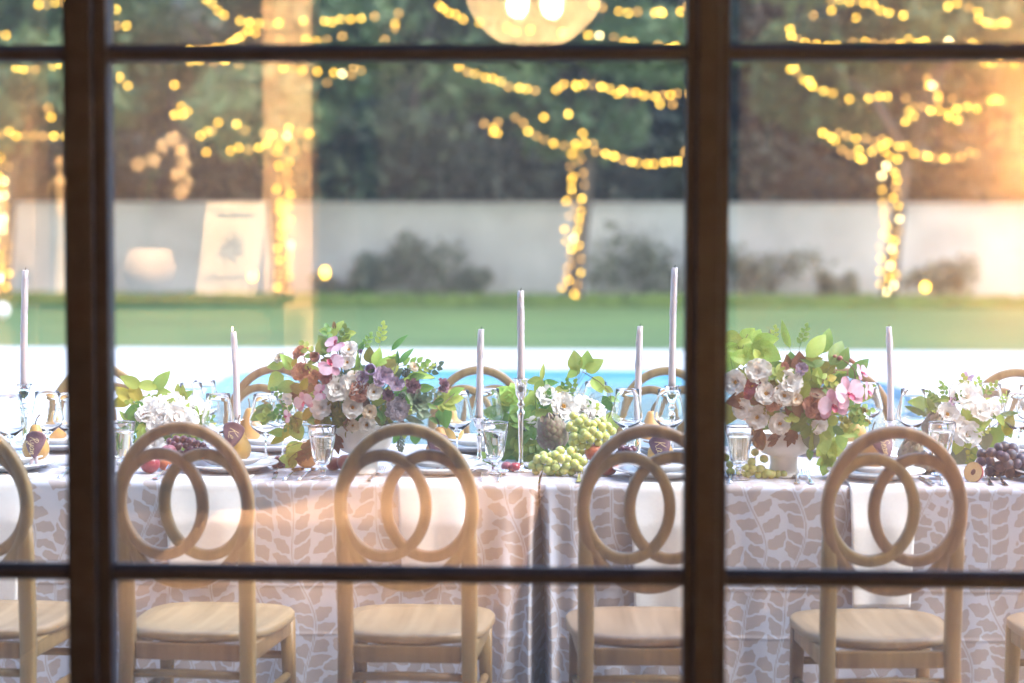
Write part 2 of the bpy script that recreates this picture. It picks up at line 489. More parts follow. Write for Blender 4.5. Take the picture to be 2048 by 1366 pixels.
def tree(label, X, Y, hb, ht, rad, n, m, size=0.2, trunk_r=0.16, group=None, seed=0, limbs=5, lobes=9):
    rr = random.Random(seed)
    t = thing('garden_tree', label, 'tree', (X, Y, 0), 0, group)
    mb = MB()
    lean = rr.uniform(-.12, .12)
    pts = [(lean * z, 0.05 * math.sin(z), z) for z in np.linspace(-0.1, hb + 0.3, 7)]
    mb.tube(pts, list(np.linspace(trunk_r * 1.25, trunk_r * 0.75, 7)), 10)
    top = Vector(pts[-1])
    lob = []
    for i in range(limbs):
        a = 2 * PI * i / limbs + rr.uniform(-.4, .4)
        e = Vector((math.cos(a) * rad * .6, math.sin(a) * rad * .6, (ht - hb) * rr.uniform(.25, .6)))
        mb.tube([top - Vector((0, 0, .4)), top + e * .4 + Vector((0, 0, .2)), top + e], [trunk_r * .6, trunk_r * .4, trunk_r * .12], 7)
    obj('trunk', mb, M['bark'], t)
    for i in range(lobes):
        a = rr.uniform(0, 2 * PI); q = rr.random() ** .6
        s = rad * rr.uniform(.32, .5)
        lob.append((math.cos(a) * rad * .7 * q, math.sin(a) * rad * .7 * q, hb + (ht - hb) * rr.uniform(.12, .85), s, s, s * .62))
    leaf_cloud('crown', lob, n, size, m, t)
    return t
Y_TREE = 40.5
lit = [(0, 'far left'), (567, ''), (1146, ''), (1776, '')]
LBL = ['light-wrapped tree whose trunk stands at the left edge of the view',
       'light-wrapped tree with its trunk right of the left window post',
       'light-wrapped tree behind the tallest middle candles, nearly in the centre of the garden',
       'light-wrapped tree seen through the right-hand panes, twin strands down its trunk']
tree_x = []
for i, (px, _) in enumerate(lit):
    P = atz(px, 602, 0.0); X = at(px, 590, Y_TREE).x
    tree_x.append(X)
    tree(LBL[i], X, Y_TREE, 3.0, 8.2, 3.3, 7500, M['crown'], 0.17, 0.15, 'trees wrapped in fairy lights', seed=20 + i)
far = [(-16, 47, 1.2, 12, 4.2, 0), (-10.5, 49, 1.0, 13, 4.6, 1), (-5.2, 47, 1.0, 11, 4.0, 0), (-0.8, 48.5, .6, 13, 4.2, 2), (3.4, 47.5, .6, 12, 4.2, 2), (8.0, 48.5, 1.0, 12, 4.4, 0), (12.5, 47, 1.0, 13, 4.4, 1), (17.5, 49, 1.0, 12, 4.6, 0)]
FL = ['leafy tree behind the wall beyond the leftmost lights', 'broad tree behind the wall left of the second lit trunk', 'open leafy tree behind the wall by the second lit trunk', 'dark evergreen behind the wall left of the central lit trunk', 'dark evergreen behind the wall right of the central lit trunk', 'leafy tree behind the wall left of the right lit trunk', 'broad tree behind the wall right of the right lit trunk', 'leafy tree behind the wall at the far right end']
for i, (x, y, hb, ht, rd, k) in enumerate(far):
    tree(FL[i], x, y, hb, ht, rd, 6500, [M['crown_mid'], M['crown'], M['crown_dark']][k], 0.24, 0.22, 'trees beyond the garden wall', seed=60 + i, lobes=12)
hd = thing('dark_hedge', 'tall dark hedge running behind the pale garden wall', 'hedge', (0, Y_WALL + 1.6, 0))
leaf_cloud('foliage', [(x + rng.uniform(-.3, .3), rng.uniform(-.3, .3), 1.9 + rng.uniform(-.1, .35), 1.5, .8, 1.9) for x in np.arange(-20, 20.1, 1.6)], 26000, 0.15, M['crown_dark'], hd)
leaf_cloud('woodland', [(x, rng.uniform(0, 4), 6 + rng.uniform(-2, 2), 4, 2, 7) for x in np.arange(-40, 41, 4)], 22000, 0.34, M['crown_mid'], None, (0, 55, 0))['kind'] = 'stuff'
sh = [(735, 540, 45, 'small grey-green shrub against the wall right of the second lit trunk'), (835, 505, 105, 'wide wispy shrub against the wall left of the central lit trunk'), (955, 560, 45, 'low shrub against the wall just left of the central lit trunk'),
      (1285, 490, 110, 'wide wispy shrub against the wall right of the central lit trunk'), (1530, 520, 120, 'wide olive shrub against the wall left of the right lit trunk'), (1670, 565, 40, 'low olive shrub tucked by the right lit trunk'), (1900, 540, 100, 'olive shrub against the wall right of the right lit trunk'), (665, 570, 36, 'small round shrub with a garden lamp beside it')]
for px, pt, hw, lab in sh:
    Y = Y_WALL - 1.0
    P = at(px, 604, Y); H = at(px, pt - 14, Y).z; W = hw * pxm(Y)
    s = thing('garden_shrub', lab, 'shrub', (P.x, Y, 0), 0, 'shrubs along the garden wall')
    leaf_cloud('foliage', [(rng.uniform(-.8, .8) * W, rng.uniform(-.2, .2), H * rng.uniform(.25, .95), W * .42, .4, H * .36) for _ in range(8)], 760, 0.09, M['shrub'], s)
    mb = MB()
    for q in range(9):
        a = rng.uniform(0, 6.28)
        mb.tube([(0, 0, 0), (math.cos(a) * W * .3, math.sin(a) * .2, H * .5), (math.cos(a) * W * .75, math.sin(a) * .3, H * rng.uniform(.8, 1.1))], [.015, .01, .003], 5)
    obj('stem', mb, M['bark'], s)

# garden lamps low in the planting
for px, py, k, lab in [(505, 552, 1, 'small glowing garden lamp left of the second lit trunk'), (650, 545, 1.3, 'small glowing garden lamp right of the second lit trunk'), (1851, 574, 1, 'small glowing garden lamp right of the right lit trunk')]:
    Y = Y_WALL - 2.0
    P = at(px, py, Y)
    t = thing('garden_lamp', lab, 'lamp', (P.x, Y, 0), 0, 'garden lamps by the wall')
    obj('post', MB().tube([(0, 0, 0), (0, 0, P.z - .06)], .02, 8), M['wire'], t)
    obj('lamp_globe', MB().ball((0, 0, P.z), .06, 10, 8, sc=(1, 1, k * 1.2)), M['bulb'][1], t)
P = at(4, 663, 33.0)
tag(obj('ball_lamp', MB().ball((0, 0, 0), .13, 16, 12), M['porcelain'], loc=(P.x, 33.0, max(P.z, .13))), 'white ball lying on the lawn at the left edge', 'ball')

# ------------------------------------------------------------------ fairy lights
bulb_me = []
for i, m in enumerate(M['bulb']):
    b = MB(); b.ball((0, 0, 0), 0.024, 8, 5)
    bulb_me.append(b.mesh('bulb', m))
def string(label, pts, Y, org=0, yj=0.6, pick=None, seed=1, group='strings of fairy lights in the trees'):
    rr = random.Random(seed)
    W = []
    for (cx, cy) in pts:
        Yb = Y + rr.uniform(-yj, yj) * 0.6
        W.append(at(org + cx / 2.134, cy / 2.134, Yb))
    t = thing('fairy_lights', label, 'string lights', W[0], 0, group)
    o = Vector(W[0])
    wire = MB()
    for a, b in zip(W[:-1], W[1:]):
        if (a - b).length < 1.2:
            wire.tube([a - o, (a + b) / 2 - o - Vector((0, 0, .03)), b - o], .005, 4)
    obj('wire', wire, M['wire'], t)
    for p in W:
        k = pick if pick is not None else rr.choices([0, 1, 2, 3], [28, 38, 31, 3])[0]
        s = rr.uniform(.85, 1.1)
        link('bulb', bulb_me[k], t, p - o, None, s)
def wrap(label, px0, top, bot, xs, n, pick_w, seed, Yt=Y_TREE):
    rr = random.Random(seed)
    pts = []
    for i in range(n):
        f = (i + rr.uniform(-.4, .4)) / n
        y = top + (bot - top) * f
        x = xs[0] + (xs[1] - xs[0]) * f + math.sin(i * 2.2 + seed) * px0 + rr.uniform(-5, 5)
        pts.append(at(x, y, Yt - 0.25 + 0.1 * math.cos(i * 2.2)))
    t = thing('trunk_lights', label, 'string lights', pts[-1], 0, 'fairy lights wound round the trunks')
    o = Vector(pts[-1])
    wire = MB(); wire.tube([p - o for p in pts], .005, 4); obj('wire', wire, M['wire'], t)
    for p in pts:
        k = rr.choices([0, 1, 2, 3], pick_w)[0]
        link('bulb', bulb_me[k], t, p - o, None, rr.uniform(.8, 1.1))
wrap('fairy lights wound round the trunk at the left edge of the view', 10, 305, 590, (4, 4), 31, [18, 22, 36, 24], 1)
wrap('fairy lights wound round the second trunk, right of the left window post', 14, 298, 588, (571, 568), 35, [16, 40, 42, 2], 2)
wrap('fairy lights wound round the central trunk behind the candles', 14, 300, 603, (1155, 1140), 35, [24, 34, 38, 4], 3)
wrap('fairy lights wound round the right trunk in two pale strands', 15, 305, 590, (1784, 1776), 35, [14, 28, 40, 18], 4)
O1, O2, O3 = 0, 680, 1340
S = [
 ('short low swag at the left edge, level with the first trunk top', O1, [(-50,560),(-20,570),(0,572),(40,562),(70,580),(105,578),(145,580),(185,582),(230,580),(280,582),(320,575)]),
 ('two-bulb twig of lights just left of the left post', O1, [(205,460),(218,500)]),
 ('short row of lights in the top left corner of the view', O1, [(-20,140),(25,150),(165,20),(200,20),(238,10),(275,10),(300,0)]),
 ('short row of lights under the top bar left of the left post', O1, [(70,290),(100,295),(150,295),(228,280),(262,272)]),
 ('few lights hugging the left post on its right side', O1, [(495,40),(495,110),(540,110)]),
 ('dim lights below the top bar beside the left post', O1, [(510,330),(545,365),(745,362),(745,490)]),
 ('long swag falling from the top then running right of the second tree', O1, [(880,-5),(905,15),(930,45),(955,65),(1025,90),(1065,95),(1105,100),(1140,105),(1185,100),(1195,96),(1295,88),(1385,90),(1415,95),(1450,82),(1498,82)]),
 ('dense rope of lights slanting down to the top bar', O1, [(1090,140),(1060,130),(1045,140),(1030,155),(1015,165),(1000,175),(985,185),(975,190),(945,205),(920,205),(895,212),(870,215),(840,215),(810,215)]),
 ('row of lights just below the top bar right of the left post', O1, [(815,260),(850,258),(915,265),(960,258),(1020,275)]),
 ('row of lights just above the top bar by the second tree', O1, [(1195,170),(1305,168),(1350,175),(1395,170),(1460,155)]),
 ('row of lights below the top bar above the second tree', O1, [(1210,290),(1245,295),(1290,300),(1355,305),(1395,352),(1425,310),(1460,315),(1500,320),(1510,285),(1540,300)]),
 ('three-bulb cluster left of the second tree top', O1, [(775,455),(800,475),(780,490)]),
 ('short bent branch of lights left of the second tree top', O1, [(855,580),(885,562),(905,560),(932,522),(1010,530),(1045,555)]),
 ('lower branch of lights running into the second tree', O1, [(770,640),(880,650),(985,643),(1020,630),(1060,640),(1105,630),(1135,615)]),
 ('knot of lights at the top of the second trunk', O1, [(1125,570),(1160,575),(1185,575),(1232,548),(1225,580),(1140,610),(1170,605),(1195,620),(1240,600),(1280,565),(1320,570)]),
 ('row of lights at the top between the second and central trees', O2, [(10,155),(45,82),(90,78),(148,70),(250,57),(235,100),(235,120),(190,170)]),
 ('row of lights at the top just left of the hanging lamp', O2, [(425,25),(440,35),(465,55),(495,62),(525,82),(595,97)]),
 ('few lights showing through the hanging lamp glow', O2, [(715,118),(750,135),(812,128),(950,140)]),
 ('row of lights at the top right of the hanging lamp', O2, [(1085,20),(1120,32),(1190,48),(1230,55),(1270,50),(1345,55),(1365,50),(1375,55),(1455,50),(1480,30)]),
 ('swag of lights touching the top bar left of the right post', O2, [(1060,150),(1107,152),(1170,160),(1215,178),(1252,182),(1358,192),(1405,205),(1430,200)]),
 ('falling swag below the top bar, left of the central tree', O2, [(508,285),(545,308),(578,315),(620,330),(652,335),(685,348),(718,370),(765,375),(797,380),(833,387)]),
 ('bright upper swag above the central trunk', O2, [(922,383),(940,370),(955,360),(1005,360),(1010,370),(1040,360),(1080,362),(1115,370),(1150,380),(1185,400),(1205,385),(1225,395),(1240,397),(1265,395),(1300,408),(1345,412),(1365,445),(1380,408),(1410,405),(1420,445),(1440,398),(1490,400)]),
 ('four-bulb cluster left of the central tree', O2, [(615,527),(675,522),(655,545),(655,565),(672,568)]),
 ('long lower swag crossing the top of the central trunk', O2, [(748,503),(783,525),(803,560),(838,580),(873,597),(912,612),(958,622),(1005,615),(1035,570),(1048,612),(1080,615),(1092,647),(1135,657),(1170,667),(1208,682),(1245,690),(1270,695),(1312,700),(1340,700),(1387,693),(1420,690),(1447,688),(1475,648)]),
 ('pair of dim lights above the central lower swag', O2, [(975,487),(870,500)]),
 ('row of lights along the top edge right of the right post', O3, [(612,65),(690,5),(725,0),(765,8),(795,0),(830,12),(867,20),(900,45),(935,55),(995,65),(795,75),(690,45)]),
 ('slanting row of lights in the top right corner of the view', O3, [(1187,27),(1225,15),(1275,32),(1315,50),(1320,80),(1352,97),(1385,105),(1420,95),(1435,97)]),
 ('long swag resting on the top bar of the right panes', O3, [(512,125),(518,155),(545,170),(577,182),(625,190),(675,195),(712,195),(780,180),(833,177),(868,187),(912,192),(950,185),(985,190),(1018,168),(1060,185),(1088,177),(1190,177),(1290,185),(1310,205)]),
 ('knot of lights behind the top bar at the far right', O3, [(1340,230),(1345,268),(1375,270),(1410,235),(1415,268),(1440,220),(1490,230),(1470,272)]),
 ('falling swag below the top bar right of the right post', O3, [(515,295),(530,290),(540,305),(570,340),(595,345),(600,362),(610,370),(655,388),(695,398),(765,423),(848,420),(893,412),(928,412)]),
 ('looping branch of lights above the right tree', O3, [(1098,335),(1105,365),(1120,365),(1132,375),(1145,410),(1145,430),(1005,420),(1040,455),(1020,475),(1040,495),(1005,518),(1080,457),(1112,472),(1147,473),(1190,480),(1190,497),(1228,512),(1225,465),(1205,420),(1270,455),(1310,465)]),
 ('dim cluster of lights at the right edge above the right tree', O3, [(1370,430),(1390,420),(1400,428),(1415,428)]),
 ('branch of lights left of the right trunk top', O3, [(652,567),(685,585),(705,600),(722,568),(757,580),(793,592),(833,590),(870,605),(905,595),(930,610)]),
 ('low knot of lights left of the right trunk top', O3, [(735,640),(770,660),(805,640),(808,675),(820,680),(860,648),(880,635),(905,622)]),
 ('swag of lights running right from the right trunk top', O3, [(978,625),(1010,622),(1042,655),(1078,662),(1100,667),(1130,675),(1172,677),(1210,675),(1242,670),(1278,650),(1303,655)]),
]
for i, (lab, og, pts) in enumerate(S):
    string(lab, pts, Y_TREE - 4.2, og, 0.8, None, seed=100 + i)

# ------------------------------------------------------------------ the house: room, window, lamps (seen as reflections in the panes)
def mir(px, py, Yv):
    p = at(px, py, Yv)
    return Vector((p.x, 2 * YW - p.y, p.z))
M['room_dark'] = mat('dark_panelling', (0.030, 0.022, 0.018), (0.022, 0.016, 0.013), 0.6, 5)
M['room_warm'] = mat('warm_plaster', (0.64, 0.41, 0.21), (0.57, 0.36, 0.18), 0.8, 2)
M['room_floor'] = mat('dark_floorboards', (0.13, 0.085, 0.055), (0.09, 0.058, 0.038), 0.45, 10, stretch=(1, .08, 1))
M['facade'] = mat('house_render', (0.50, 0.46, 0.42), (0.44, 0.41, 0.37), 0.85, 3)
M['side_panel'] = mat('stained_panelling', (0.24, 0.15, 0.08), (0.17, 0.105, 0.055), 0.6, 5, stretch=(1, 1, .15))
RX0, RX1, RY0, RZ1 = -4.2, 4.2, -4.4, 3.25
WX0, WX1, WZ0, WZ1 = -2.12, 1.66, -0.01, 2.92
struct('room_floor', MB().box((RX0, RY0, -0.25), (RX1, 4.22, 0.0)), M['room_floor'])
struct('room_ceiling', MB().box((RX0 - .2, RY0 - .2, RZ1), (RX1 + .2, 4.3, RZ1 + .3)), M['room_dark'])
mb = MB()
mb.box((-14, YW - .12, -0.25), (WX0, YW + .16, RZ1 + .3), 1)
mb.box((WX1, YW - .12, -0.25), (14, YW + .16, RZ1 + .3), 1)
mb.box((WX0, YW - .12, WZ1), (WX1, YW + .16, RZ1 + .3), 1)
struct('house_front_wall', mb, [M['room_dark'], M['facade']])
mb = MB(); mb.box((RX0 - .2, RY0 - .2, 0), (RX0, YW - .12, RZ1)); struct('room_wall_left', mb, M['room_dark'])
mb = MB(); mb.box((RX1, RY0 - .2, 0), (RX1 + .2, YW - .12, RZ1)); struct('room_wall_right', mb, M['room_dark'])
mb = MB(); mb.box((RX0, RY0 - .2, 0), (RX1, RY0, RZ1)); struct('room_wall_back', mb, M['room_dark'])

# window: posts, bars and panes
win = thing('window', 'tall dark framed window with wide posts and thin crossbars, looking out to the garden', 'window', (0, YW, 0))
mull = [at(183, 683, YW).x, at(1411, 683, YW).x]
sp = mull[1] - mull[0]
mx = [mull[0] - sp, mull[0], mull[1], mull[1] + sp]
zb = [at(900, 1150, YW).z, at(900, 107, YW).z]
dz = zb[1] - zb[0]
zs = [zb[0] - dz + .27, zb[0], zb[1], 2.86]
hw = 0.043
post_me = None
for i, x in enumerate(mx):
    k = 1 if i < 2 else -1
    pm = MB()
    pm.bbox((-hw, -0.030, 0), (hw, 0.030, WZ1), .004)
    if i < 2:
        pm.bbox((-hw * .95, -0.052, 0), (hw * .42, -0.0302, WZ1), .006)
    else:
        pm.bbox((-hw * .55, -0.052, 0), (hw * .55, -0.0302, WZ1), .006)
    obj('mullion', pm, M['frame'], win, (x, 0, 0), smooth=False)
def bar(x0, x1, z):
    # glazing bar with a bevelled bead: profile extruded along x
    pr = [(-.022, -.011), (-.022, .004), (-.008, .018), (.008, .018), (.022, .006), (.022, -.011), (.008, -.0165), (-.008, -.0165)]
    n = len(pr)
    mb = MB()
    mb.add([(x0, a, b) for a, b in pr] + [(x1, a, b) for a, b in pr], [(i, (i+1) % n, n + (i+1) % n, n + i)[::-1] for i in range(n)] + [tuple(range(n)), tuple(range(2*n-1, n-1, -1))])
    return mb
for i in range(3):
    x0, x1 = mx[i] + hw + .0005, mx[i+1] - hw - .0005
    for z in zs[1:3]:
        obj('glazing_bar', bar(x0, x1, 0), M['frame'], win, (0, 0, z), smooth=False)
    zz = [0.03, zs[1], zs[2], WZ1 - .05]
    for j in range(3):
        mb = MB().box((x0, -.003, zz[j] + .014), (x1, .003, zz[j+1] - .014))
        obj('pane', mb, M['pane'], win, smooth=False)
    obj('bottom_rail', MB().bbox((x0, -.03, 0.0), (x1, .03, .045), .004), M['frame'], win, smooth=False)
    obj('top_rail', MB().bbox((x0, -.03, WZ1 - .06), (x1, .03, WZ1), .004), M['frame'], win, smooth=False)

# things inside the room that show as reflections
YB = 12.2   # mirrored distance of the back wall
def mbox(px0, px1, py0, py1, Yv, th):
    a, b = mir(px0, py1, Yv), mir(px1, py0, Yv)
    return (min(a.x, b.x), a.y - th, min(a.z, b.z)), (max(a.x, b.x), a.y, max(a.z, b.z))
def column(px0, px1, Yv, label):
    a, b = mir(px0, 400, Yv), mir(px1, 400, Yv)
    t = thing('room_column', label, 'column', ((a.x + b.x) / 2, a.y, 0))
    h = abs(b.x - a.x) / 2
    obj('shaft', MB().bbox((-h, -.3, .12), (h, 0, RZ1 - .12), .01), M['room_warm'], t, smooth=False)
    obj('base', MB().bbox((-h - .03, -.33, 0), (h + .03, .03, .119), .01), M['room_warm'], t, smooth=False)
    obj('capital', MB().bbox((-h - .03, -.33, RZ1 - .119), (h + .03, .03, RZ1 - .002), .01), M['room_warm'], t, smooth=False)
    return t
column(525, 625, 11.2, 'lit plaster column reflected in the glass behind the second lit tree')
column(-110, 70, 11.2, 'lit plaster column reflected at the left edge of the glass')
# plaster panel by the right lamp
lo, hi = mbox(1470, 2500, -300, 1250, 11.6, .15)
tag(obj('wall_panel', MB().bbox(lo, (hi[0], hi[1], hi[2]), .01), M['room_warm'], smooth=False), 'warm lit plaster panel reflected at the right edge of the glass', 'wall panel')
lo, hi = mbox(628, 712, -300, 1000, 12.3, .12)
tag(obj('door_jamb', MB().bbox((lo[0], lo[1], 0), (hi[0], hi[1], 2.9), .01), mat('stained_timber', (0.22, 0.13, 0.07), (0.16, 0.09, 0.05), 0.5, 12, stretch=(1, 1, .1)), smooth=False), 'brown timber door post reflected right of the pale column', 'door post')
lo, hi = mbox(40, 520, -330, 1200, 12.25, .1)
tag(obj('wall_panel', MB().bbox((lo[0], lo[1], 0), hi, .01), M['side_panel'], smooth=False), 'timber panel behind the sideboard, reflected in the left panes', 'wall panel')
# rug added on the room floor: its reflection tints the tablecloth peach
ra, rb_ = mir(455, 1366, 10.6), mir(1075, 1366, 10.6)
M['rug'] = mat('added_apricot_rug', (0.70, 0.47, 0.30), (0.58, 0.37, 0.22), 0.95, 24, bump=.3)
bx_ = (ra.x + rb_.x) / 2; bw = abs(rb_.x - ra.x) / 2
rug = thing('rug', 'added apricot rug on the room floor, its reflection tinting the tablecloth by the middle chair', 'rug', (bx_, 0, 0))
obj('pile', MB().bbox((-bw, -4.28, .004), (bw, 1.7, .016), .005), M['rug'], rug)
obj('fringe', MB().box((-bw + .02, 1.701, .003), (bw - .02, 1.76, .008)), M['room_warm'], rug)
# sideboard with its things
zc = mir(300, 592, 10.4).z
sa, sb = mir(60, 592, 10.4), mir(560, 592, 10.4)
M['side_wood'] = mat('walnut', (0.14, 0.08, 0.04), (0.10, 0.055, 0.03), 0.4, 10, stretch=(.1, 1, 1))
sbd = thing('sideboard', 'long walnut sideboard reflected low in the left pane', 'sideboard', ((sa.x + sb.x) / 2, sa.y, 0))
h = abs(sb.x - sa.x) / 2
obj('top', MB().bbox((-h, -.5, zc - .04), (h, .06, zc), .006), M['side_wood'], sbd, smooth=False)
obj('cabinet', MB().bbox((-h + .05, -.46, .12), (h - .05, .02, zc - .041), .006), M['side_wood'], sbd, smooth=False)
for k in range(3):
    x = -h + .07 + k * (2 * h - .14) / 3
    d = obj('door', MB().bbox((x, .021, .16), (x + (2 * h - .14) / 3 - .01, .04, zc - .07), .004), M['side_wood'], sbd, smooth=False)
    obj('knob', MB().ball((x + .05, .05, zc * .6), .012, 8, 6), M['silver'], d)
for x in (-h + .1, h - .1):
    obj('leg', MB().tube([(x, -.2, 0), (x, -.2, .12)], .03, 10), M['side_wood'], sbd)
# leaning signboard
M['board'] = mat('cream_board', (0.40, 0.32, 0.22), (0.36, 0.285, 0.195), 0.7, 3)
M['ink'] = mat('grey_ink', (0.12, 0.13, 0.13), rough=0.7)
bl = mir(392, 590, 10.45); br_ = mir(512, 590, 10.45)
tl = mir(420, 402, 10.65)
wd = abs(br_.x - bl.x); hh = tl.z - bl.z
brd = thing('signboard', 'cream board with a grey drawn emblem, leaning on the sideboard, reflected in the glass', 'signboard', ((bl.x + br_.x) / 2, bl.y, zc))
shx = .22
def brd_pt(u, v, d=0): return Vector(((u - .5) * wd + shx * .6 * v * hh * .55, -.12 * v + d, v * hh))
mb = MB()
vs = [brd_pt(0, 0.005), brd_pt(1, 0.005), brd_pt(1, 1), brd_pt(0, 1)]
vs2 = [p + Vector((0, -.02, 0)) for p in vs]
mb.add(vs + vs2, [(0, 1, 2, 3), (7, 6, 5, 4), (0, 4, 5, 1), (1, 5, 6, 2), (2, 6, 7, 3), (3, 7, 4, 0)])
obj('panel', mb, M['board'], brd, smooth=False)
em = MB()
em.tube([brd_pt(u, .86, .004) for u in (.22, .4, .6, .8)], .008, 5)
for k in range(7):
    a = k * .9
    em.tube([brd_pt(.5 + .05 * math.cos(a), .5 + .04 * math.sin(a), .004), brd_pt(.5 + .16 * math.cos(a + .3), .52 + .12 * math.sin(a + .3), .004), brd_pt(.5 + .22 * math.cos(a + .9), .5 + .2 * math.sin(a + .9), .004)], [.012, .010, .003], 5)
em.tube([brd_pt(u, .2 + .02 * math.sin(u * 30), .004) for u in np.linspace(.15, .8, 14)], .006, 5)
obj('emblem', em, M['ink'], brd)
# figurine on a tall plinth
M['gilt'] = mat('gilded_plaster', (0.70, 0.50, 0.24), (0.6, 0.40, 0.18), 0.45, 10)
fb, ft = mir(122, 590, 10.5), mir(122, 312, 10.5)
fg = thing('figurine', 'slim gilded figurine on a patterned column, reflected left of the left post', 'figurine', (fb.x, fb.y, zc))
H = ft.z - zc
s_ = H / 280.0
obj('plinth', MB().lathe([(20*s_, 0), (20*s_, 10*s_), (15*s_, 14*s_), (14*s_, 150*s_), (19*s_, 156*s_), (19*s_, 160*s_), (0, 160*s_)], 20), M['board'], fg)
fgm = MB().lathe([(9*s_, 160*s_), (13*s_, 180*s_), (10*s_, 196*s_), (17*s_, 212*s_), (19*s_, 226*s_), (14*s_, 236*s_), (5*s_, 241*s_), (5*s_, 250*s_), (10*s_, 256*s_), (11*s_, 266*s_), (7*s_, 277*s_), (0, 280*s_)], 20)
for sx in (-1, 1):
    fgm.tube([(sx*17*s_, 0, 230*s_), (sx*22*s_, 2*s_, 205*s_), (sx*14*s_, -6*s_, 182*s_)], [5*s_, 4.5*s_, 3*s_], 8)
obj('figure', fgm, M['gilt'], fg)
# orchid spray in a tall jar
ob = mir(300, 590, 10.5)
M['bowl'] = mat('glazed_clay', (0.44, 0.33, 0.25), (0.38, 0.28, 0.2), 0.5, 6)
M['faded_petal'] = mat('apricot_petal', (0.50, 0.36, 0.20), (0.42, 0.29, 0.15), 0.6, 8)
orc = thing('orchid_pot', 'pale orchid spray on a bent stem in a glazed bowl, reflected in the left pane', 'pot plant', (ob.x, ob.y, zc))
k = pxm(10.5)
obj('bowl', MB().lathe([(0, .001), (28*k, .001), (50*k, 30*k), (56*k, 60*k), (40*k, 92*k), (34*k, 95*k), (34*k, 88*k), (0, 85*k)], 24), M['bowl'], orc)
obj('stem', MB().tube([(0, 0, 80*k), (-8*k, 0, 170*k), (10*k, 0, 270*k), (55*k, 0, 310*k), (70*k, 0, 260*k), (66*k, 0, 210*k)], 2*k, 6), M['stem'], orc)
for i, (dx, dzz) in enumerate([(10, 270), (30, 298), (52, 312), (66, 290), (72, 262), (60, 240), (74, 225), (64, 205), (-20, 262)]):
    pm = MB()
    for q in range(5):
        a = q * 2 * PI / 5
        pm.ball((math.cos(a) * 9*k, 3*k, math.sin(a) * 9*k), 9*k, 8, 6, sc=(1, .35, 1))
    obj('flower', pm, M['faded_petal'], orc, (dx*k, (i % 3) * 4*k, dzz*k))
# pendant lamp: rippled translucent globe with bulbs
pc = mir(1068, -45, 8.6)
pend = thing('pendant_lamp', 'round rippled glass pendant lamp with glowing bulbs, reflected at the top centre of the glass', 'lamp', pc)
mg, t, p, out = nodes('rippled_lamp_glass')
t.nodes.remove(p)
tl_ = t.nodes.new('ShaderNodeBsdfTranslucent'); tl_.inputs['Color'].default_value = (0.95, 0.80, 0.58, 1)
tp = t.nodes.new('ShaderNodeBsdfTransparent'); ms = t.nodes.new('ShaderNodeMixShader'); ms.inputs['Fac'].default_value = 0.62
t.links.new(tp.outputs[0], ms.inputs[1]); t.links.new(tl_.outputs[0], ms.inputs[2]); t.links.new(ms.outputs[0], out.inputs['Surface'])
rad = 142 * pxm(8.6)
mb = MB()
mb.grid(lambda u, v: Vector((math.cos(2*PI*u) * math.sin(PI*(.12 + .88*v)), math.sin(2*PI*u) * math.sin(PI*(.12 + .88*v)), math.cos(PI*(.12 + .88*v)))) * rad * (1 + .02 * math.sin(18*PI*u) * math.sin(9*PI*v)), 72, 36)
obj('globe', mb, mg, pend)
bm_ = emis('lamp_bulb', (1.0, 0.74, 0.42), 24.0)
for dx, dy, dz_ in [(-32, 0, -54), (36, 0, -56), (0, 50, 40)]:
    obj('bulb', MB().ball((dx * pxm(8.6), dy * pxm(8.6), dz_ * pxm(8.6)), .05, 12, 9, sc=(1, 1, 1.2)), bm_, pend)
obj('cord', MB().tube([(0, 0, rad * .92), (0, 0, RZ1 - pc.z)], .008, 6), M['wire'], pend)
obj('cap', MB().lathe([(rad*.38, rad*.92), (rad*.36, rad*.99), (.02, rad*1.06), (0, rad*1.06)], 20), M['frame'], pend)
# added spots brighten the reflected room; a wall lamp by the right panel
def spot(name, label, loc, tgt, W, size, soft=.08):
    t = thing('added_spot', label, 'spotlight', loc)
    obj('housing', MB().lathe([(.05, .06), (.055, .0), (.05, -.05), (.045, -.05), (.045, .05), (0, .05)], 16), M['frame'], t)
    ld = bpy.data.lights.new(name, 'SPOT'); ld.energy = W; ld.color = (1.0, 0.74, 0.48); ld.spot_size = R(size); ld.spot_blend = .6; ld.shadow_soft_size = soft
    lo_ = bpy.data.objects.new(name, ld); COL.objects.link(lo_)
    lo_.parent = t
    lo_.location = (0, 0, -.02)
    lo_.rotation_euler = (Vector(tgt) - Vector(loc)).to_track_quat('-Z', 'Y').to_euler()
spot('column_fill_light', 'added ceiling spotlight brightening the reflected sideboard and column', (sbd.location.x + .3, sa.y + 1.3, RZ1 - .06), (sbd.location.x + .45, sa.y - .5, 1.75), 760, 84)  # added so the column and sideboard reflect brightly; no such fixture is seen
spot('rug_fill_light', 'added ceiling spotlight brightening the reflection of the apricot rug', (bx_ + .1, -1.3, RZ1 - .06), (bx_, -1.7, 0), 300, 100)  # added to strengthen the peach reflection on the cloth; unseen lamp
wl = mir(2230, 260, 11.2)
wlp = thing('wall_lamp', 'warm shaded wall lamp reflected just past the right edge of the glass', 'lamp', (wl.x, wl.y - .02, wl.z))
mb = MB().lathe([(.10, -.11), (.07, .11)], 20)
obj('lamp_shade', mb, mg, wlp)
obj('bulb', MB().ball((0, 0, 0), .035, 10, 8), emis('wall_lamp_bulb', (1.0, 0.65, 0.33), 4600.0), wlp)
obj('arm', MB().tube([(0, 0, -.1), (0, -.08, -.16), (0, -.36, -.16)], .008, 6), M['gilt'], wlp)

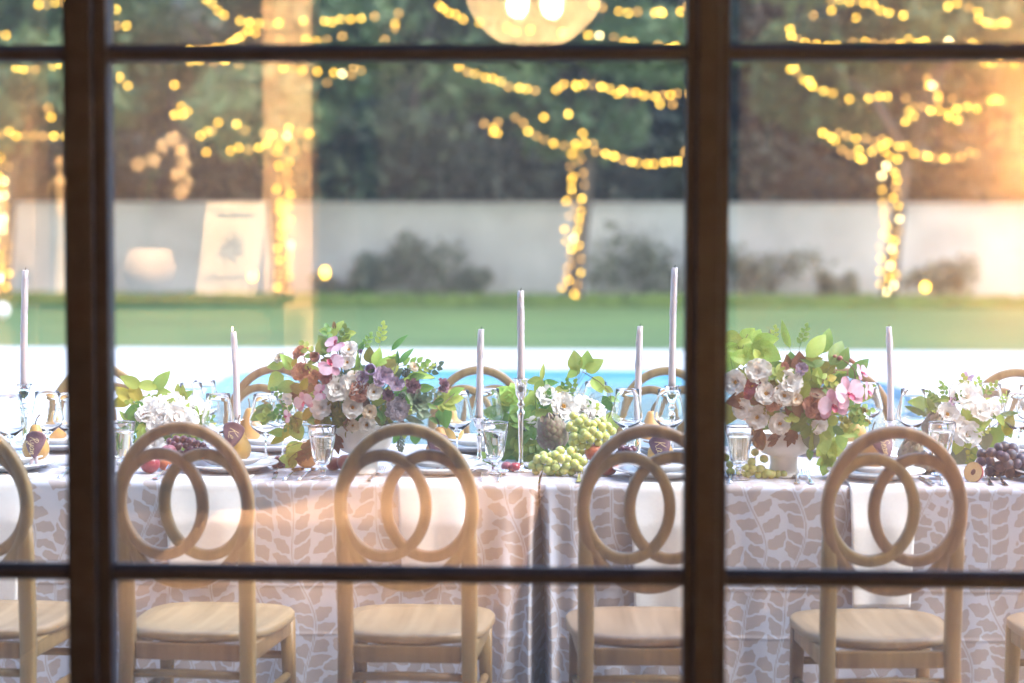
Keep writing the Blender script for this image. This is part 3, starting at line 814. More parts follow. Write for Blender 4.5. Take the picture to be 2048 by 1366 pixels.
# ------------------------------------------------------------------ table linen
ZT = 0.765
YE = atz(1060, 968, ZT).y          # near table edge
YF = YE + 1.06                     # far edge
XS = atz(1078, 970, ZT).x          # seam between the two cloths
OVER = ZT - 0.004
M_cloth, t, p, out = nodes('leaf_print_linen')
p.inputs['Roughness'].default_value = 0.7
p.inputs['Sheen Weight'].default_value = 0.15
at_ = t.nodes.new('ShaderNodeAttribute'); at_.attribute_name = 'print'
mr = t.nodes.new('ShaderNodeMapRange'); mr.inputs['From Min'].default_value = -0.0012; mr.inputs['From Max'].default_value = 0.0012
mr.inputs['To Min'].default_value = 1; mr.inputs['To Max'].default_value = 0
t.links.new(at_.outputs['Fac'], mr.inputs['Value'])
tcn = t.nodes.new('ShaderNodeTexCoord'); nz = t.nodes.new('ShaderNodeTexNoise'); nz.inputs['Scale'].default_value = 90; nz.inputs['Detail'].default_value = 2
mp = t.nodes.new('ShaderNodeMapping'); mp.inputs['Scale'].default_value = (0.25, 1, 1.6)
t.links.new(tcn.outputs['Object'], mp.inputs[0]); t.links.new(mp.outputs[0], nz.inputs['Vector'])
ta = t.nodes.new('ShaderNodeMix'); ta.data_type = 'RGBA'
ta.inputs['A'].default_value = (0.40, 0.36, 0.355, 1); ta.inputs['B'].default_value = (0.36, 0.32, 0.315, 1)
t.links.new(nz.outputs['Fac'], ta.inputs['Factor'])
mxn = t.nodes.new('ShaderNodeMix'); mxn.data_type = 'RGBA'
mxn.inputs['A'].default_value = (0.50, 0.525, 0.615, 1)
t.links.new(ta.outputs['Result'], mxn.inputs['B']); t.links.new(mr.outputs['Result'], mxn.inputs['Factor'])
t.links.new(mxn.outputs['Result'], p.inputs['Base Color'])
bp = t.nodes.new('ShaderNodeBump'); bp.inputs['Strength'].default_value = .12; bp.inputs['Distance'].default_value = .002
t.links.new(nz.outputs['Fac'], bp.inputs['Height']); t.links.new(bp.outputs[0], p.inputs['Normal'])
M['cloth'] = M_cloth

def leaf_print(xs, ts, seed):
    """signed distance to a printed pattern of vines and leaves, over the flat cloth (metres)"""
    rr = np.random.default_rng(seed)
    nx, nt_ = len(xs), len(ts)
    F1 = np.full((nt_, nx), 9.0); F2 = np.full((nt_, nx), 9.0)
    stems = []
    x0, x1, t0, t1 = xs[0], xs[-1], ts[0], ts[-1]
    XX, TT = np.meshgrid(xs, ts)
    leaves = []
    vines = []
    SP = .120
    for k in range(-1, int((x1 - x0) / SP) + 2):
        c = x0 + k * SP + rr.uniform(-.005, .005)
        ph, am, dr = 1.3 + k * .5 + rr.uniform(-.3, .3), rr.uniform(.034, .044), (1 if rr.random() < .5 else -1)
        fx = lambda t, c=c, ph=ph, am=am: c + am * np.sin(t * 8.5 + ph) + .012 * np.sin(t * 21 + ph * 2)
        sl = lambda t, ph=ph, am=am: am * 8.5 * np.cos(t * 8.5 + ph) + .25 * np.cos(t * 21 + ph * 2)
        vines.append((fx, sl))
        t = t0 - .04 + rr.uniform(0, .03); n = 0
        while t < t1 + .06:
            side = 1 if n % 2 else -1
            th = math.atan2(dr, dr * float(sl(t)))
            ang = th - side * dr * 0 + (-side) * rr.uniform(.72, 1.05)
            L = rr.uniform(.062, .081); W = rr.uniform(.035, .042)
            bx = float(fx(t)); 
            leaves.append((bx + math.cos(ang) * (L / 2 + .004), t + math.sin(ang) * (L / 2 + .004), ang, L, W))
            t += rr.uniform(.0205, .0245); n += 1
    for cx, ct, ang, L, W in leaves:
        ia = np.searchsorted(xs, cx - L * .62), np.searchsorted(xs, cx + L * .62)
        ib = np.searchsorted(ts, ct - L * .62), np.searchsorted(ts, ct + L * .62)
        if ia[1] > ia[0] and ib[1] > ib[0]:
            X = xs[ia[0]:ia[1]][None, :] - cx; T = ts[ib[0]:ib[1]][:, None] - ct
            a = (X * math.cos(ang) + T * math.sin(ang)) / L + .5
            b = -X * math.sin(ang) + T * math.cos(ang)
            b = b + .005 * np.sin(a * 5 + cx * 40)
            ac = np.clip(a, 0, 1)
            wd = W / 2 * np.sin(PI * ac ** .80) ** .95 * (1 + .13 * np.cos(2 * PI * (ac * 3.4) + (b > 0) * 1.7))
            f = np.abs(b) - wd + np.where((a < 0) | (a > 1), np.abs(a - ac) * L + .002, 0)
            s1 = F1[ib[0]:ib[1], ia[0]:ia[1]]; s2 = F2[ib[0]:ib[1], ia[0]:ia[1]]
            n2 = np.minimum(np.maximum(s1, f), s2); n1 = np.minimum(s1, f)
            F1[ib[0]:ib[1], ia[0]:ia[1]] = n1; F2[ib[0]:ib[1], ia[0]:ia[1]] = n2
    S = np.maximum(F1, .0066 - (F2 - F1))
    # winding stems
    for fx, sl in vines:
        d = np.abs(XX - fx(TT)) / np.sqrt(1 + sl(TT) ** 2)
        S = np.minimum(np.maximum(S, .0058 - d), d - .0019)
    return S

def cloth(name, xa, xb, seam_right, label, seed):
    # columns across (finer in view), rows: far drop, top, rolled edge, near drop
    xs = np.arange(xa, xb + .0001, .004)
    nx = len(xs)
    tf = np.concatenate([np.arange(-.30, 0, .03), np.arange(0, 1.06, .008), 1.06 + np.arange(0, OVER, .004), [1.06 + OVER]])
    S = leaf_print(xs, tf, seed)
    rr = np.random.default_rng(seed + 5)
    P = np.zeros((len(tf), nx, 3))
    u = (xb - xs) if seam_right else (xs - xa)           # distance from the seam
    fold = np.exp(-(u / .16) ** 2)
    ph = rr.uniform(0, 6)
    base_w = .006 * np.sin(xs * 7.1 + ph) + .004 * np.sin(xs * 17 + ph * 2) + .0025 * np.sin(xs * 41 + 1)
    seamw = .020 * np.sin(u * 62 + 1.2) + .014 * np.sin(u * 27)
    er = .018
    for i, tt in enumerate(tf):
        if tt < 0:
            P[i, :, 0] = xs; P[i, :, 1] = YF + .006; P[i, :, 2] = ZT + tt
        elif tt < 1.06 - er:
            y = YF - tt
            P[i, :, 0] = xs; P[i, :, 1] = y
            P[i, :, 2] = ZT + .0012 * np.sin(xs * 9 + y * 5) + .0008 * np.sin(xs * 23 - y * 14)
        else:
            s = tt - (1.06 - er)
            arc = er * PI / 2
            if s < arc:
                a = s / er
                yy = YE + er - er * math.sin(a) ; zz = ZT - er + er * math.cos(a)
            else:
                yy = YE; zz = ZT - er - (s - arc)
            drop = max(0.0, ZT - zz)
            g = min(1, drop / .45) ** 1.2
            g2 = min(1, drop / .25)
            crease = .0022 * math.exp(-((drop - .30) / .004) ** 2) + .0022 * math.exp(-((drop - .44) / .004) ** 2)
            P[i, :, 0] = xs + (1 if seam_right else -1) * -.018 * g * np.exp(-(u / .05) ** 2) * (0.2 if seam_right else .8)
            P[i, :, 1] = yy - (base_w + .006) * g - fold * seamw * g2 - .02 * g * fold - crease - .03 * g * (drop / .76)
            P[i, :, 2] = np.maximum(zz + .0, .003)
            # the hem corner turns in towards the gap
            P[i, :, 1] += np.exp(-(u / .012) ** 2) * .16 * g2
            if drop < .03: P[i, :, 2] -= np.exp(-(u / .012) ** 2) * .012
    # the end of the cloth folds back into the gap between the two tables
    i0 = int(np.argmax(tf > 1.06 - er))
    kx = 14
    e = nx - 1 if seam_right else 0
    ext = np.zeros((len(tf), kx, 3))
    for k in range(kx):
        ext[:, k] = P[:, e]
        dz_ = np.clip((ZT - P[:, e, 2]) / .03, 0, 1)
        ext[:, k, 1] += .05 * (k + 1) * dz_
        ext[:, k, 0] += .0065 * (k + 1) * dz_ * (1 if seam_right else -.2)
        ext[:, k, 2] -= .0004 * (k + 1) * (1 - dz_)
    Se = S[:, [e] * kx] if False else S[:, (e - 1 - 10 * np.arange(kx)) if seam_right else (e + 1 + 10 * np.arange(kx))]
    if seam_right: P = np.concatenate([P, ext], 1); S = np.concatenate([S, Se], 1)
    else: P = np.concatenate([ext[:, ::-1], P], 1); S = np.concatenate([Se[:, ::-1], S], 1)
    nx += kx
    nv = len(tf)
    idx = np.arange(nv * nx).reshape(nv, nx)
    q = np.stack([idx[:-1, :-1], idx[1:, :-1], idx[1:, 1:], idx[:-1, 1:]], -1).reshape(-1, 4)
    me = bpy.data.meshes.new(name)
    me.vertices.add(nv * nx); me.vertices.foreach_set('co', P.ravel())
    me.loops.add(q.size); me.loops.foreach_set('vertex_index', q.ravel())
    me.polygons.add(len(q)); me.polygons.foreach_set('loop_start', np.arange(len(q)) * 4); me.polygons.foreach_set('loop_total', np.full(len(q), 4))
    me.polygons.foreach_set('use_smooth', np.ones(len(q), bool))
    me.update()
    a = me.attributes.new('print', 'FLOAT', 'POINT')
    a.data.foreach_set('value', S.ravel().astype(np.float32))
    me.materials.append(M['cloth'])
    o = link(name, me)
    return tag(o, label, 'tablecloth', 'leaf patterned tablecloths')
cloth('tablecloth', -2.3, XS - .002, True, 'taupe and white leaf-print tablecloth left of the seam, under the second and third chairs', 3)
cloth('tablecloth', XS + .002, 2.35, False, 'taupe and white leaf-print tablecloth right of the seam, under the black and green grapes', 9)

# ------------------------------------------------------------------ chairs
def ring_mb(a, b, w_, d_, cx=0, cz=0, seg=72):
    """elliptical hoop in the xz plane: outer radii a,b, band width w_, thickness d_, rounded section"""
    sec = []
    n = 14
    for k in range(n):
        th = 2 * PI * k / n
        c, s = math.cos(th), math.sin(th)
        e = .55
        sec.append((math.copysign(abs(c) ** e, c) * w_ / 2, math.copysign(abs(s) ** e, s) * d_ / 2))
    am, bm_ = a - w_ / 2, b - w_ / 2
    vs, fs = [], []
    for j in range(seg):
        th = 2 * PI * j / seg
        p = Vector((am * math.cos(th), 0, bm_ * math.sin(th)))
        nrm = Vector((math.cos(th) / am, 0, math.sin(th) / bm_)).normalized()
        for (o, dd) in sec:
            q = p + nrm * o
            vs.append((q.x + cx, dd, q.z + cz))
    for j in range(seg):
        j2 = (j + 1) % seg
        for k in range(n):
            k2 = (k + 1) % n
            fs.append((j*n+k, j2*n+k, j2*n+k2, j*n+k2))
    return vs, fs
SEAT_H = 0.435
def rect_tube(mb, pts, w_, d_, M=None):
    # rounded rectangular bar through pts (x wide, y deep)
    sec = []
    for k in range(12):
        th = 2 * PI * k / 12
        c, s = math.cos(th), math.sin(th)
        sec.append((math.copysign(abs(c) ** .5, c) * .5, math.copysign(abs(s) ** .5, s) * .5))
    vs, fs = [], []
    n = 12
    for i, (p, k) in enumerate(pts):
        for (a, b) in sec: vs.append((p[0] + a * w_ * k, p[1] + b * d_ * k, p[2]))
    for i in range(len(pts) - 1):
        for k in range(n):
            k2 = (k + 1) % n
            fs.append((i*n+k, i*n+k2, (i+1)*n+k2, (i+1)*n+k))
    fs.append(tuple(range(n))[::-1]); fs.append(tuple((len(pts)-1)*n + k for k in range(n)))
    mb.add(vs, fs, 0, M)
def make_chair():
    """built with its back at y=0 and its seat towards +y"""
    t = thing('dining_chair', 'x', 'chair', (0, 0, 0), 0)
    A, B = .190, .224
    zc_ = 01.003 - B
    RX = Matrix.Translation((0, 0, SEAT_H)) @ Matrix.Rotation(R(-5), 4, 'X').inverted() @ Matrix.Translation((0, 0, -SEAT_H))
    vs, fs = ring_mb(A, B, .032, .032, 0, zc_)
    obj('back_frame', MB().add(vs, fs, 0, RX), M['oak'], t)
    for s in (-1, 1):
        vs, fs = ring_mb(.127, .150, .031, .027, s * .0595, zc_ + .004)
        obj('back_ring', MB().add(vs, fs, 0, RX @ Matrix.Translation((0, s * .0012, 0))), M['oak'], t)
    for s in (-1, 1):
        mb = MB()
        up = [RX @ Vector((s * .164, 0, z)) for z in (SEAT_H - .02, .55, .66, .735)]
        pts = [((s * .172, -.055, 0.0), .8), ((s * .166, -.02, .22), .92), ((s * .163, 0, SEAT_H - .03), 1.0)] + [((p.x, p.y, p.z), 1.0) for p in up[1:3]] + [((s * .172, up[3].y, up[3].z), .55)]
        rect_tube(mb, pts, .043, .036)
        obj('leg', mb, M['oak'], t)
        mb = MB()
        rect_tube(mb, [((s * .185, .40, 0), .75), ((s * .178, .385, .25), .95), ((s * .175, .38, SEAT_H - .028), 1.1)], .038, .038)
        obj('leg', mb, M['oak'], t)
    # saddle seat: rounded trapezoid outline
    outl = []
    for k in range(48):
        th = 2 * PI * k / 48
        c, s = math.cos(th), math.sin(th)
        x = math.copysign(abs(c) ** .62, c); y = math.copysign(abs(s) ** .62, s)
        wv = .206 + .016 * (y)          # wider at the front
        if y < -.5: wv -= .030 * (-.5 - y) / .5
        outl.append((x * wv, .222 + y * .226))
    mb = MB()
    n = len(outl)
    vs, fs = [], []
    cen = (0, .222)
    lay = [(.97, SEAT_H - .026), (1.0, SEAT_H - .020), (1.0, SEAT_H - .006), (.975, SEAT_H), (.8, SEAT_H - .004), (.4, SEAT_H - .010)]
    for k, z in lay:
        for (x, y) in outl: vs.append((cen[0] + (x - cen[0]) * k, cen[1] + (y - cen[1]) * k, z))
    for i in range(len(lay) - 1):
        for k in range(n):
            k2 = (k + 1) % n
            fs.append((i*n+k, i*n+k2, (i+1)*n+k2, (i+1)*n+k))
    fs.append(tuple(range(n))[::-1]); fs.append(tuple((len(lay)-1)*n + k for k in range(n)))
    mb.add(vs, fs)
    obj('seat', mb, M['oak_seat'], t)
    zb_, zt_ = SEAT_H - .072, SEAT_H - .0265
    obj('seat_rail', MB().bbox((-.141, -.010, zb_), (.141, .012, zt_), .004), M['oak'], t)
    obj('seat_rail', MB().bbox((-.155, .372, zb_), (.155, .394, zt_), .004), M['oak'], t)
    for s in (-1, 1):
        m_ = Matrix.Translation((s * .169, 0, 0)) @ Matrix.Rotation(s * -.03, 4, 'Z')
        obj('seat_rail', MB().bbox((-.010, .020, zb_), (.010, .360, zt_), .004, 0, m_), M['oak'], t)
        obj('stretcher', MB().tube([(s * .166, -.005, .235), (s * .17, .19, .24), (s * .177, .385, .245)], [.011, .013, .011], 10), M['oak'], t)
    obj('stretcher', MB().tube([(-.163, -.006, .325), (0, -.006, .328), (.163, -.006, .325)], [.011, .0125, .011], 10), M['oak'], t)
    obj('stretcher', MB().tube([(-.177, .385, .30), (.177, .385, .30)], .011, 10), M['oak'], t)
    return t
chair0 = make_chair()
chair0['group'] = 'oval-backed dining chairs'
YC = 5.17
near = [(-66, -3, 'near oval-backed oak chair cut off at the left edge, before the pear tagged Ryan'), (374, -5, 'near oval-backed oak chair right of the left post, before the red plum'), (815, -1, 'near oval-backed oak chair in the middle, left of the tablecloth seam'),
        (1298, 2.5, 'near oval-backed oak chair half behind the right post, before the green grapes'), (1783, 4, 'near oval-backed oak chair right of the right post, before the pear tagged Sean'), (2245, 3, 'near oak chair at the right edge of which only the seat shows')]
near_x = []
for i, (px, rz, lab) in enumerate(near):
    o = chair0 if i == 0 else copy_tree(chair0)
    x = at(px, 1000, YC).x
    near_x.append(x)
    o.location = (x, YC, 0); o.rotation_euler = (0, 0, R(rz)); o['label'] = lab
YC2 = YF + .47
farc = [(193, 'far oak chair at the left, its hoop rising behind the left post'), (548, 'far oak chair behind the tall pink and rust bouquet'), (958, 'far oak chair behind the candle left of the tallest silver candlestick'), (1334, 'far oak chair behind the two candles beside the right post'), (1690, 'far oak chair behind the pink orchids of the right bouquet'), (2036, 'far oak chair at the right edge behind the black grapes')]
far_x = []
for i, (px, lab) in enumerate(farc):
    o = copy_tree(chair0)
    x = at(px, 800, YC2).x
    far_x.append(x)
    o.location = (x, YC2, 0); o.rotation_euler = (0, 0, PI + R([3, -2, 2, -1, 2, -3][i])); o['label'] = lab

# ------------------------------------------------------------------ place settings
def on_t(px, py, z=ZT): return atz(px, py, z)
plate_prof = [(0, .006), (.60, .006), (.66, .010), (.80, .022), (.985, .030), (1.0, .033), (.99, .036), (.80, .029), (.655, .0165), (.60, .013), (0, .013)]
def plate_me(r):
    return MB().lathe([(a * r, z * (.8 if r < .12 else 1)) for a, z in plate_prof[1:]] + [(0, plate_prof[-1][1])] if False else [(0.001, .004)] + [(a * r, z * .8) for a, z in plate_prof[1:-1]] + [(.001, .0104)], 56).mesh('plate', M['porcelain'])
PM = {'dinner_plate': plate_me(.145), 'salad_plate': plate_me(.112)}
napkin_sets = []
def setting(x, y, who, far=False):
    a = link('dinner_plate', PM['dinner_plate'], None, (x, y, ZT + .003))
    tag(a, 'large white dinner plate ' + who, 'plate', 'white dinner plates')
    b = link('salad_plate', PM['salad_plate'], None, (x + .002, y + .003, ZT + .003 + .0185), (0, 0, 1))
    tag(b, 'smaller white plate stacked ' + who, 'plate', 'white salad plates')
    return ZT + .003 + .0185 + .0105
def napkin(x, y0, wid, drop, label, seed):
    rr = random.Random(seed)
    k = [rr.uniform(-1, 1) for _ in range(6)]
    def fn(u, v):
        s = v * (.16 + drop)
        xx = (u - .5) * wid * (1 - .12 * min(1, max(0, s - .16) / max(drop, .01))) + k[4] * .02 * s
        wv = .004 * math.sin(u * 9 + k[0] * 3) + .006 * k[1] * math.sin(u * 4 + v * 2)
        er = .02
        top = .13
        if s < top: return Vector((x + xx, y0 + top - s, ZT + .0040 + .0010 * math.sin(u * 7 + v * 5)))
        s2 = s - top
        a = min(s2 / er, PI / 2)
        d2 = max(0, s2 - er * PI / 2)
        return Vector((x + xx, y0 - er * math.sin(a) + (-.018 + wv) * min(1, d2 / .1) - .035 * d2, ZT + .004 - er + er * math.cos(a) - d2))
    mb = MB(); mb.grid(fn, 22, 40)
    me = mb.mesh('napkin', M['napkin'])
    o = link('napkin', me)
    md = o.modifiers.new('thick', 'SOLIDIFY'); md.thickness = .0035; md.offset = 1
    return tag(o, label, 'napkin', 'white linen napkins')
WHO = ['at the left edge under the pear tagged Ryan', 'under the dark-tagged pear behind the second chair', 'behind the middle chair with the heart-tipped tag', 'left of the right post under the pear tagged Kai', 'behind the right chair under the pear tagged Sean', 'cut off at the right edge beside the black grapes']
NW = ['napkin at the left edge below the plate with the Ryan pear', 'napkin hanging below the plates behind the second chair', 'napkin hanging behind the middle chair rings', 'napkin hanging behind the chair by the right post', 'napkin hanging behind the right chair below the Sean pear', '']
npx = [15, 462, 878, 1322, 1752, 2130]
npy = [938, 940, 944, 952, 955, 957]
ND = [.36, .26, .235, .36, .33, .3]
NP = []
for i in range(6):
    P = on_t(npx[i], npy[i] + 4)
    zt_ = setting(P.x, P.y, WHO[i])
    NP.append((P.x, P.y, zt_))
    if i < 5: napkin(P.x + [-.01, -.03, -.005, .01, .0, 0][i], YE + .013, [.25, .235, .20, .21, .19, 0][i], ND[i], 'white linen ' + NW[i], i)
FW = ['on the far side left of the left post', 'on the far side right of the short-held candle', 'on the far side behind the middle chair', 'on the far side beside the right post', 'on the far side behind the orchids', 'on the far side at the right edge']
fpx = [120, 535, 955, 1345, 1665, 2040]
FP = []
for i in range(6):
    P = on_t(fpx[i], 901 + i * 1.6)
    FP.append((P.x, P.y, setting(P.x, P.y, FW[i], True)))

# pears with leaf name tags
def pear_mb(seed):
    rr = random.Random(seed)
    a0, am = rr.uniform(0, 6), rr.uniform(.02, .05)
    prof = [(0.001, .006), (.012, .001), (.024, .004), (.036, .016), (.0415, .032), (.040, .048), (.033, .063), (.025, .078), (.019, .092), (.0155, .104), (.011, .111), (.004, .1125), (0.001, .111)]
    return MB().lathe(prof, 28, 0, None, lambda a, z: am * math.cos(a - a0) * (1 if z > .05 else .5) + .02 * math.cos(2 * a + a0))
pear_me = [pear_mb(i).mesh('pear', M['pear']) for i in range(3)]
stem_me = MB().tube([(0, 0, .108), (.001, 0, .122), (.006, 0, .135), (.014, 0, .144)], [.0022, .0018, .0017, .0024], 7).mesh('stem', M['twig'])
def pear(p, label, k=0, rz=0.0, tilt=0.0, sc=1.0):
    o = link('pear', pear_me[k % 3], None, p, (tilt, 0, rz), sc)
    tag(o, label, 'pear', 'golden pears on the plates')
    link('stem', stem_me, o, (0, 0, -.002))
    return o
GL = {
 'R': [[(.12,0),(.2,.5),(.28,1)], [(.05,.75),(.12,.98),(.35,1.02),(.55,.9),(.48,.62),(.22,.52)], [(.28,.52),(.42,.25),(.6,-.02),(.72,.05)]],
 'y': [[(0,.5),(.08,.12),(.28,.08),(.4,.5)], [(.4,.5),(.34,0),(.2,-.45),(.02,-.5),(.06,-.28),(.5,.12)]],
 'a': [[(.4,.42),(.22,.52),(.04,.3),(.08,.03),(.26,.03),(.4,.45),(.36,.08),(.55,.08)]],
 'n': [[(0,.48),(.04,.02),(.08,.3),(.24,.5),(.32,.38),(.3,.04),(.5,.1)]],
 'K': [[(.14,0),(.18,.5),(.26,1)], [(.72,1.02),(.45,.66),(.2,.48)], [(.24,.5),(.45,.25),(.62,-.02),(.8,.06)]],
 'e': [[(.02,.22),(.3,.34),(.28,.5),(.1,.45),(.04,.15),(.18,0),(.42,.12)]],
 'i': [[(.06,.48),(.05,.06),(.2,.05)], [(.09,.7),(.1,.73)]],
 'S': [[(.6,.86),(.46,1.02),(.22,.92),(.24,.64),(.5,.42),(.44,.05),(.16,-.04),(0,.16)]],
}
def name_tag(P, label, text, facing=0.0, heart=False, size=1.0):
    """a dried burgundy leaf tied in front of a pear, name written down its length in gold"""
    t = thing('leaf_tag', label, 'name tag', P, facing, 'leaf name tags')
    t.scale = (size,) * 3
    Hh, Ww = .072, .026
    def pt(u, v, d=0.0):               # v: 0 tip (bottom) .. 1 stalk end (top)
        ww = Ww * (math.sin(PI * min(1, v * .62 + .0)) ** .8 if v < .81 else math.sin(PI * (.5 + (v - .81) / .19 * .42)) ** .7) * 1.08
        return Vector((u * ww, -.006 * (1 - u * u) - .004 * math.sin(v * 6) - d, (v - .5) * Hh))
    mb = MB(); mb.grid(lambda a, b: pt(a * 2 - 1, b), 8, 16)
    lo = obj('leaf', mb, M['tag'], t)
    md = lo.modifiers.new('t', 'SOLIDIFY'); md.thickness = .0008
    if text:
        ink = MB()
        cur = 0.0
        hgt = .030 if len(text) < 4 else .026
        for ch in text:
            wmax = 0
            for st in GL[ch]:
                q = []
                pts = [Vector((a, b, 0)) for a, b in st]
                for i in range(len(pts) - 1):
                    p0, p1, p2, p3 = pts[max(i-1, 0)], pts[i], pts[i+1], pts[min(i+2, len(pts)-1)]
                    for k in range(5):
                        s = k / 5
                        q.append(.5 * ((2*p1) + (p2-p0)*s + (2*p0-5*p1+4*p2-p3)*s*s + (-p0+3*p1-3*p2+p3)*s**3))
                q.append(pts[-1])
                w3 = []
                for c in q:
                    along = cur + c.x * hgt * .75 + c.y * .006
                    across = (c.y - .42) * hgt * .85
                    v = .80 - along / Hh
                    v = max(.06, min(.95, v))
                    zz = (v - .5) * Hh
                    w3.append(Vector((across, -.0075 - .006 * (1 - min(1, (across / Ww) ** 2)), zz)))
                    wmax = max(wmax, c.x)
                ink.tube(w3, .00065, 5)
            cur += wmax * hgt * .75 + .001
        obj('lettering', ink, M['gold'], t)
    rb = MB()
    for s in (-1, 1):
        rb.grid(lambda u, v, s=s: Vector((s * .004 + (u - .5) * .010 + s * v * .006, .003 - .004 * math.sin(v * 3), -.030 - .028 * v)), 2, 6)
    ro = obj('ribbon', rb, M['ribbon'], t)
    md = ro.modifiers.new('t', 'SOLIDIFY'); md.thickness = .0006
    return t
PL = [('Ryan', 70, 'golden pear at the left edge with a mauve name leaf reading Ryan', 0), ('Ke', 475, 'golden pear behind the second chair with a dark name leaf reading Ke', 1), (None, 878, 'round-bottomed golden pear behind the middle chair with a heart-tipped dark leaf', 2), ('Kai', 1322, 'golden pear by the right post with a dark name leaf reading Kai', 0), ('Sean', 1745, 'golden pear behind the right chair with a burgundy leaf reading Sean', 1)]
TL = ['mauve leaf tag with the gold name Ryan, at the left edge', 'dark purple leaf tag with gold letters Ke, behind the second chair', 'dark heart-tipped leaf tag with gold strokes, behind the middle chair', 'burgundy leaf tag with the gold name Kai, left of the right post', 'burgundy leaf tag with the gold name Sean, behind the right chair']
tag_px = [(70, 890), (465, 872), (877, 895), (1322, 897), (1768, 893)]
for i, (nm, px, lab, k) in enumerate(PL):
    x, y, z = NP[i]
    bx = at(px, 930, y).x
    pear((bx, y + .01, z), lab, k, i * 1.3, 0, .98)
    tp_ = at(*tag_px[i], y - .045)
    txt = nm if nm else None
    tt_ = name_tag(tp_, TL[i], txt, R([-4, 8, 0, -6, 10][i]), False, 1.15)
    tt_.rotation_euler = (R(-10), R([0, 12, -8, -14, -12][i]), R([-4, 8, 0, -6, 10][i]))
    if nm is None:
        ink = MB()
        ink.tube([(-.012, -.0145, .020), (-.002, -.0150, .012), (.006, -.0145, .004)], .0006, 5)
        ink.tube([(-.008, -.0145, .004), (.002, -.0150, -.002), (.010, -.0140, -.012), (.004, -.0140, -.010)], .0006, 5)
        obj('lettering', ink, M['gold'], tt_)
for i, (px, lab) in enumerate([(113, 'golden pear on the far plate left of the left post'), (500, 'tall golden pear on the far plate right of the short-held candle'), (905, 'golden pear on the far plate behind the middle chair hoop'), (1302, 'golden pear on the far plate under the tall glass candlestick'), (1708, 'orange pear on the far plate behind the pink orchids')]):
    x, y, z = FP[i]
    pear((at(px, 900, y).x, y, z), lab, i, i * 2.1, 0, [.9, 1.0, .95, .95, 1.0][i])

# ------------------------------------------------------------------ glasses
def wine_mesh(h, rb, rr_, name='wine_glass'):
    """angular bowl: narrow rim, widest low, a steep v to the stem"""
    zb = h * .44; zw = h * .60
    pr = [(.036, .0015), (.034, .0035), (.012, .006), (.0042, .012), (.0034, .03), (.0034, zb - .02), (.005, zb - .006), (.012, zb + .002), (rb * .80, zw - .012), (rb * .97, zw), (rb, zw + .010), (rb * .97, zw + .022), (rr_ * 1.03, h * .9), (rr_, h - .001), (rr_ - .0008, h), (rr_ - .0016, h - .001), (rr_ * 1.03 - .0014, h * .9), (rb * .97 - .0014, zw + .022), (rb - .0014, zw + .010), (rb * .95, zw), (rb * .78, zw - .010), (.010, zb + .005), (.0005, zb + .004)]
    return MB().lathe(pr, 36).mesh(name, M['wine'])
wine_near = wine_mesh(.235, .050, .037)
wine_far = wine_mesh(.225, .050, .036)
tumb = MB().lathe([(.030, .001), (.033, .003), (.037, .07), (.034, .15), (.0325, .1505), (.0315, .15), (.0352, .07), (.031, .006), (.0005, .005)], 32).mesh('wine_glass', M['wine'])
WG = [
 (20, 945, 'n', 'clear wine glass at the left edge before the Ryan pear'), (96, 935, 'n', 'clear wine glass between the Ryan pear and the far pear'), (140, 930, 'f', 'clear wine glass just left of the left post'),
 (437, 940, 'n', 'wide clear wine glass left of the short-held candle'), (383, 900, 'f', 'clear wine glass far side behind the white roses at left'), (532, 941, 'n', 'clear wine glass at the left flank of the tall bouquet'), (566, 934, 'n', 'clear wine glass overlapping the pink blooms of the tall bouquet'),
 (914, 930, 'n', 'clear wine glass right of the tall bouquet, behind the middle chair'), (975, 925, 'n', 'clear wine glass behind the middle water goblet'), (1191, 890, 'f', 'clear wine glass far side above the green grapes'), (1254, 926, 'n', 'clear wine glass around the candle left of the right post'), (1338, 926, 'n', 'clear wine glass before the tall glass candlestick'),
 (1735, 895, 'f', 'clear wine glass far side left of the right candle'), (1824, 925, 'n', 'clear wine glass right of the right candle'), (1978, 900, 'f', 'clear wine glass far side behind the right white flowers'), (2036, 930, 'n', 'clear wine glass at the right edge above the black grapes'), (410, 893, 'f', 'faint clear wine glass far side between the white roses and the candle'), (2060, 905, 'f', 'clear wine glass cut off at the right edge')]
for px, py, k, lab in WG:
    P = on_t(px, py)
    P.y = min(max(P.y, YE + .18), YF - .08)
    P.x = at(px, py, P.y).x
    o = link('wine_glass', wine_near if k == 'n' else wine_far, None, P, (0, 0, px))
    tag(o, lab, 'wine glass', 'clear wine glasses')
# pressed goblets, filled with water
def goblet_mesh():
    out_ = [(.0005, .0008), (.031, .0008), (.033, .003), (.026, .007), (.012, .012), (.0085, .018), (.011, .022), (.0085, .026), (.013, .031), (.013, .033), (.009, .037), (.0085, .041), (.020, .048), (.027, .058), (.030, .070), (.034, .098), (.040, .134), (.0435, .157), (.0435, .160), (.0415, .161)]
    inn = [(.0400, .157), (.0368, .134), (.0308, .098), (.0262, .070), (.0225, .060), (.012, .054), (.0005, .053)]
    return MB().lathe(out_ + inn, 48, flute=.035).mesh('goblet', M['crystal'])
gob_me = goblet_mesh()
wat_me = MB().lathe([(.0005, .0525), (.0121, .0535), (.0226, .0597), (.0264, .070), (.0310, .098), (.0362, .127), (.0370, .1335), (.0362, .134), (.0005, .134)], 48, flute=.035).mesh('water', M['water_in'])
GB = [(645, 962, 'water-filled pressed goblet in front of the tall bouquet'), (990, 952, 'water-filled pressed goblet left of the tallest silver candlestick'), (1478, 962, 'water-filled pressed goblet before the cream vase of the right bouquet'), (243, 952, 'water-filled pressed goblet beside the left post'), (1882, 952, 'water-filled pressed goblet above the right chair hoop')]
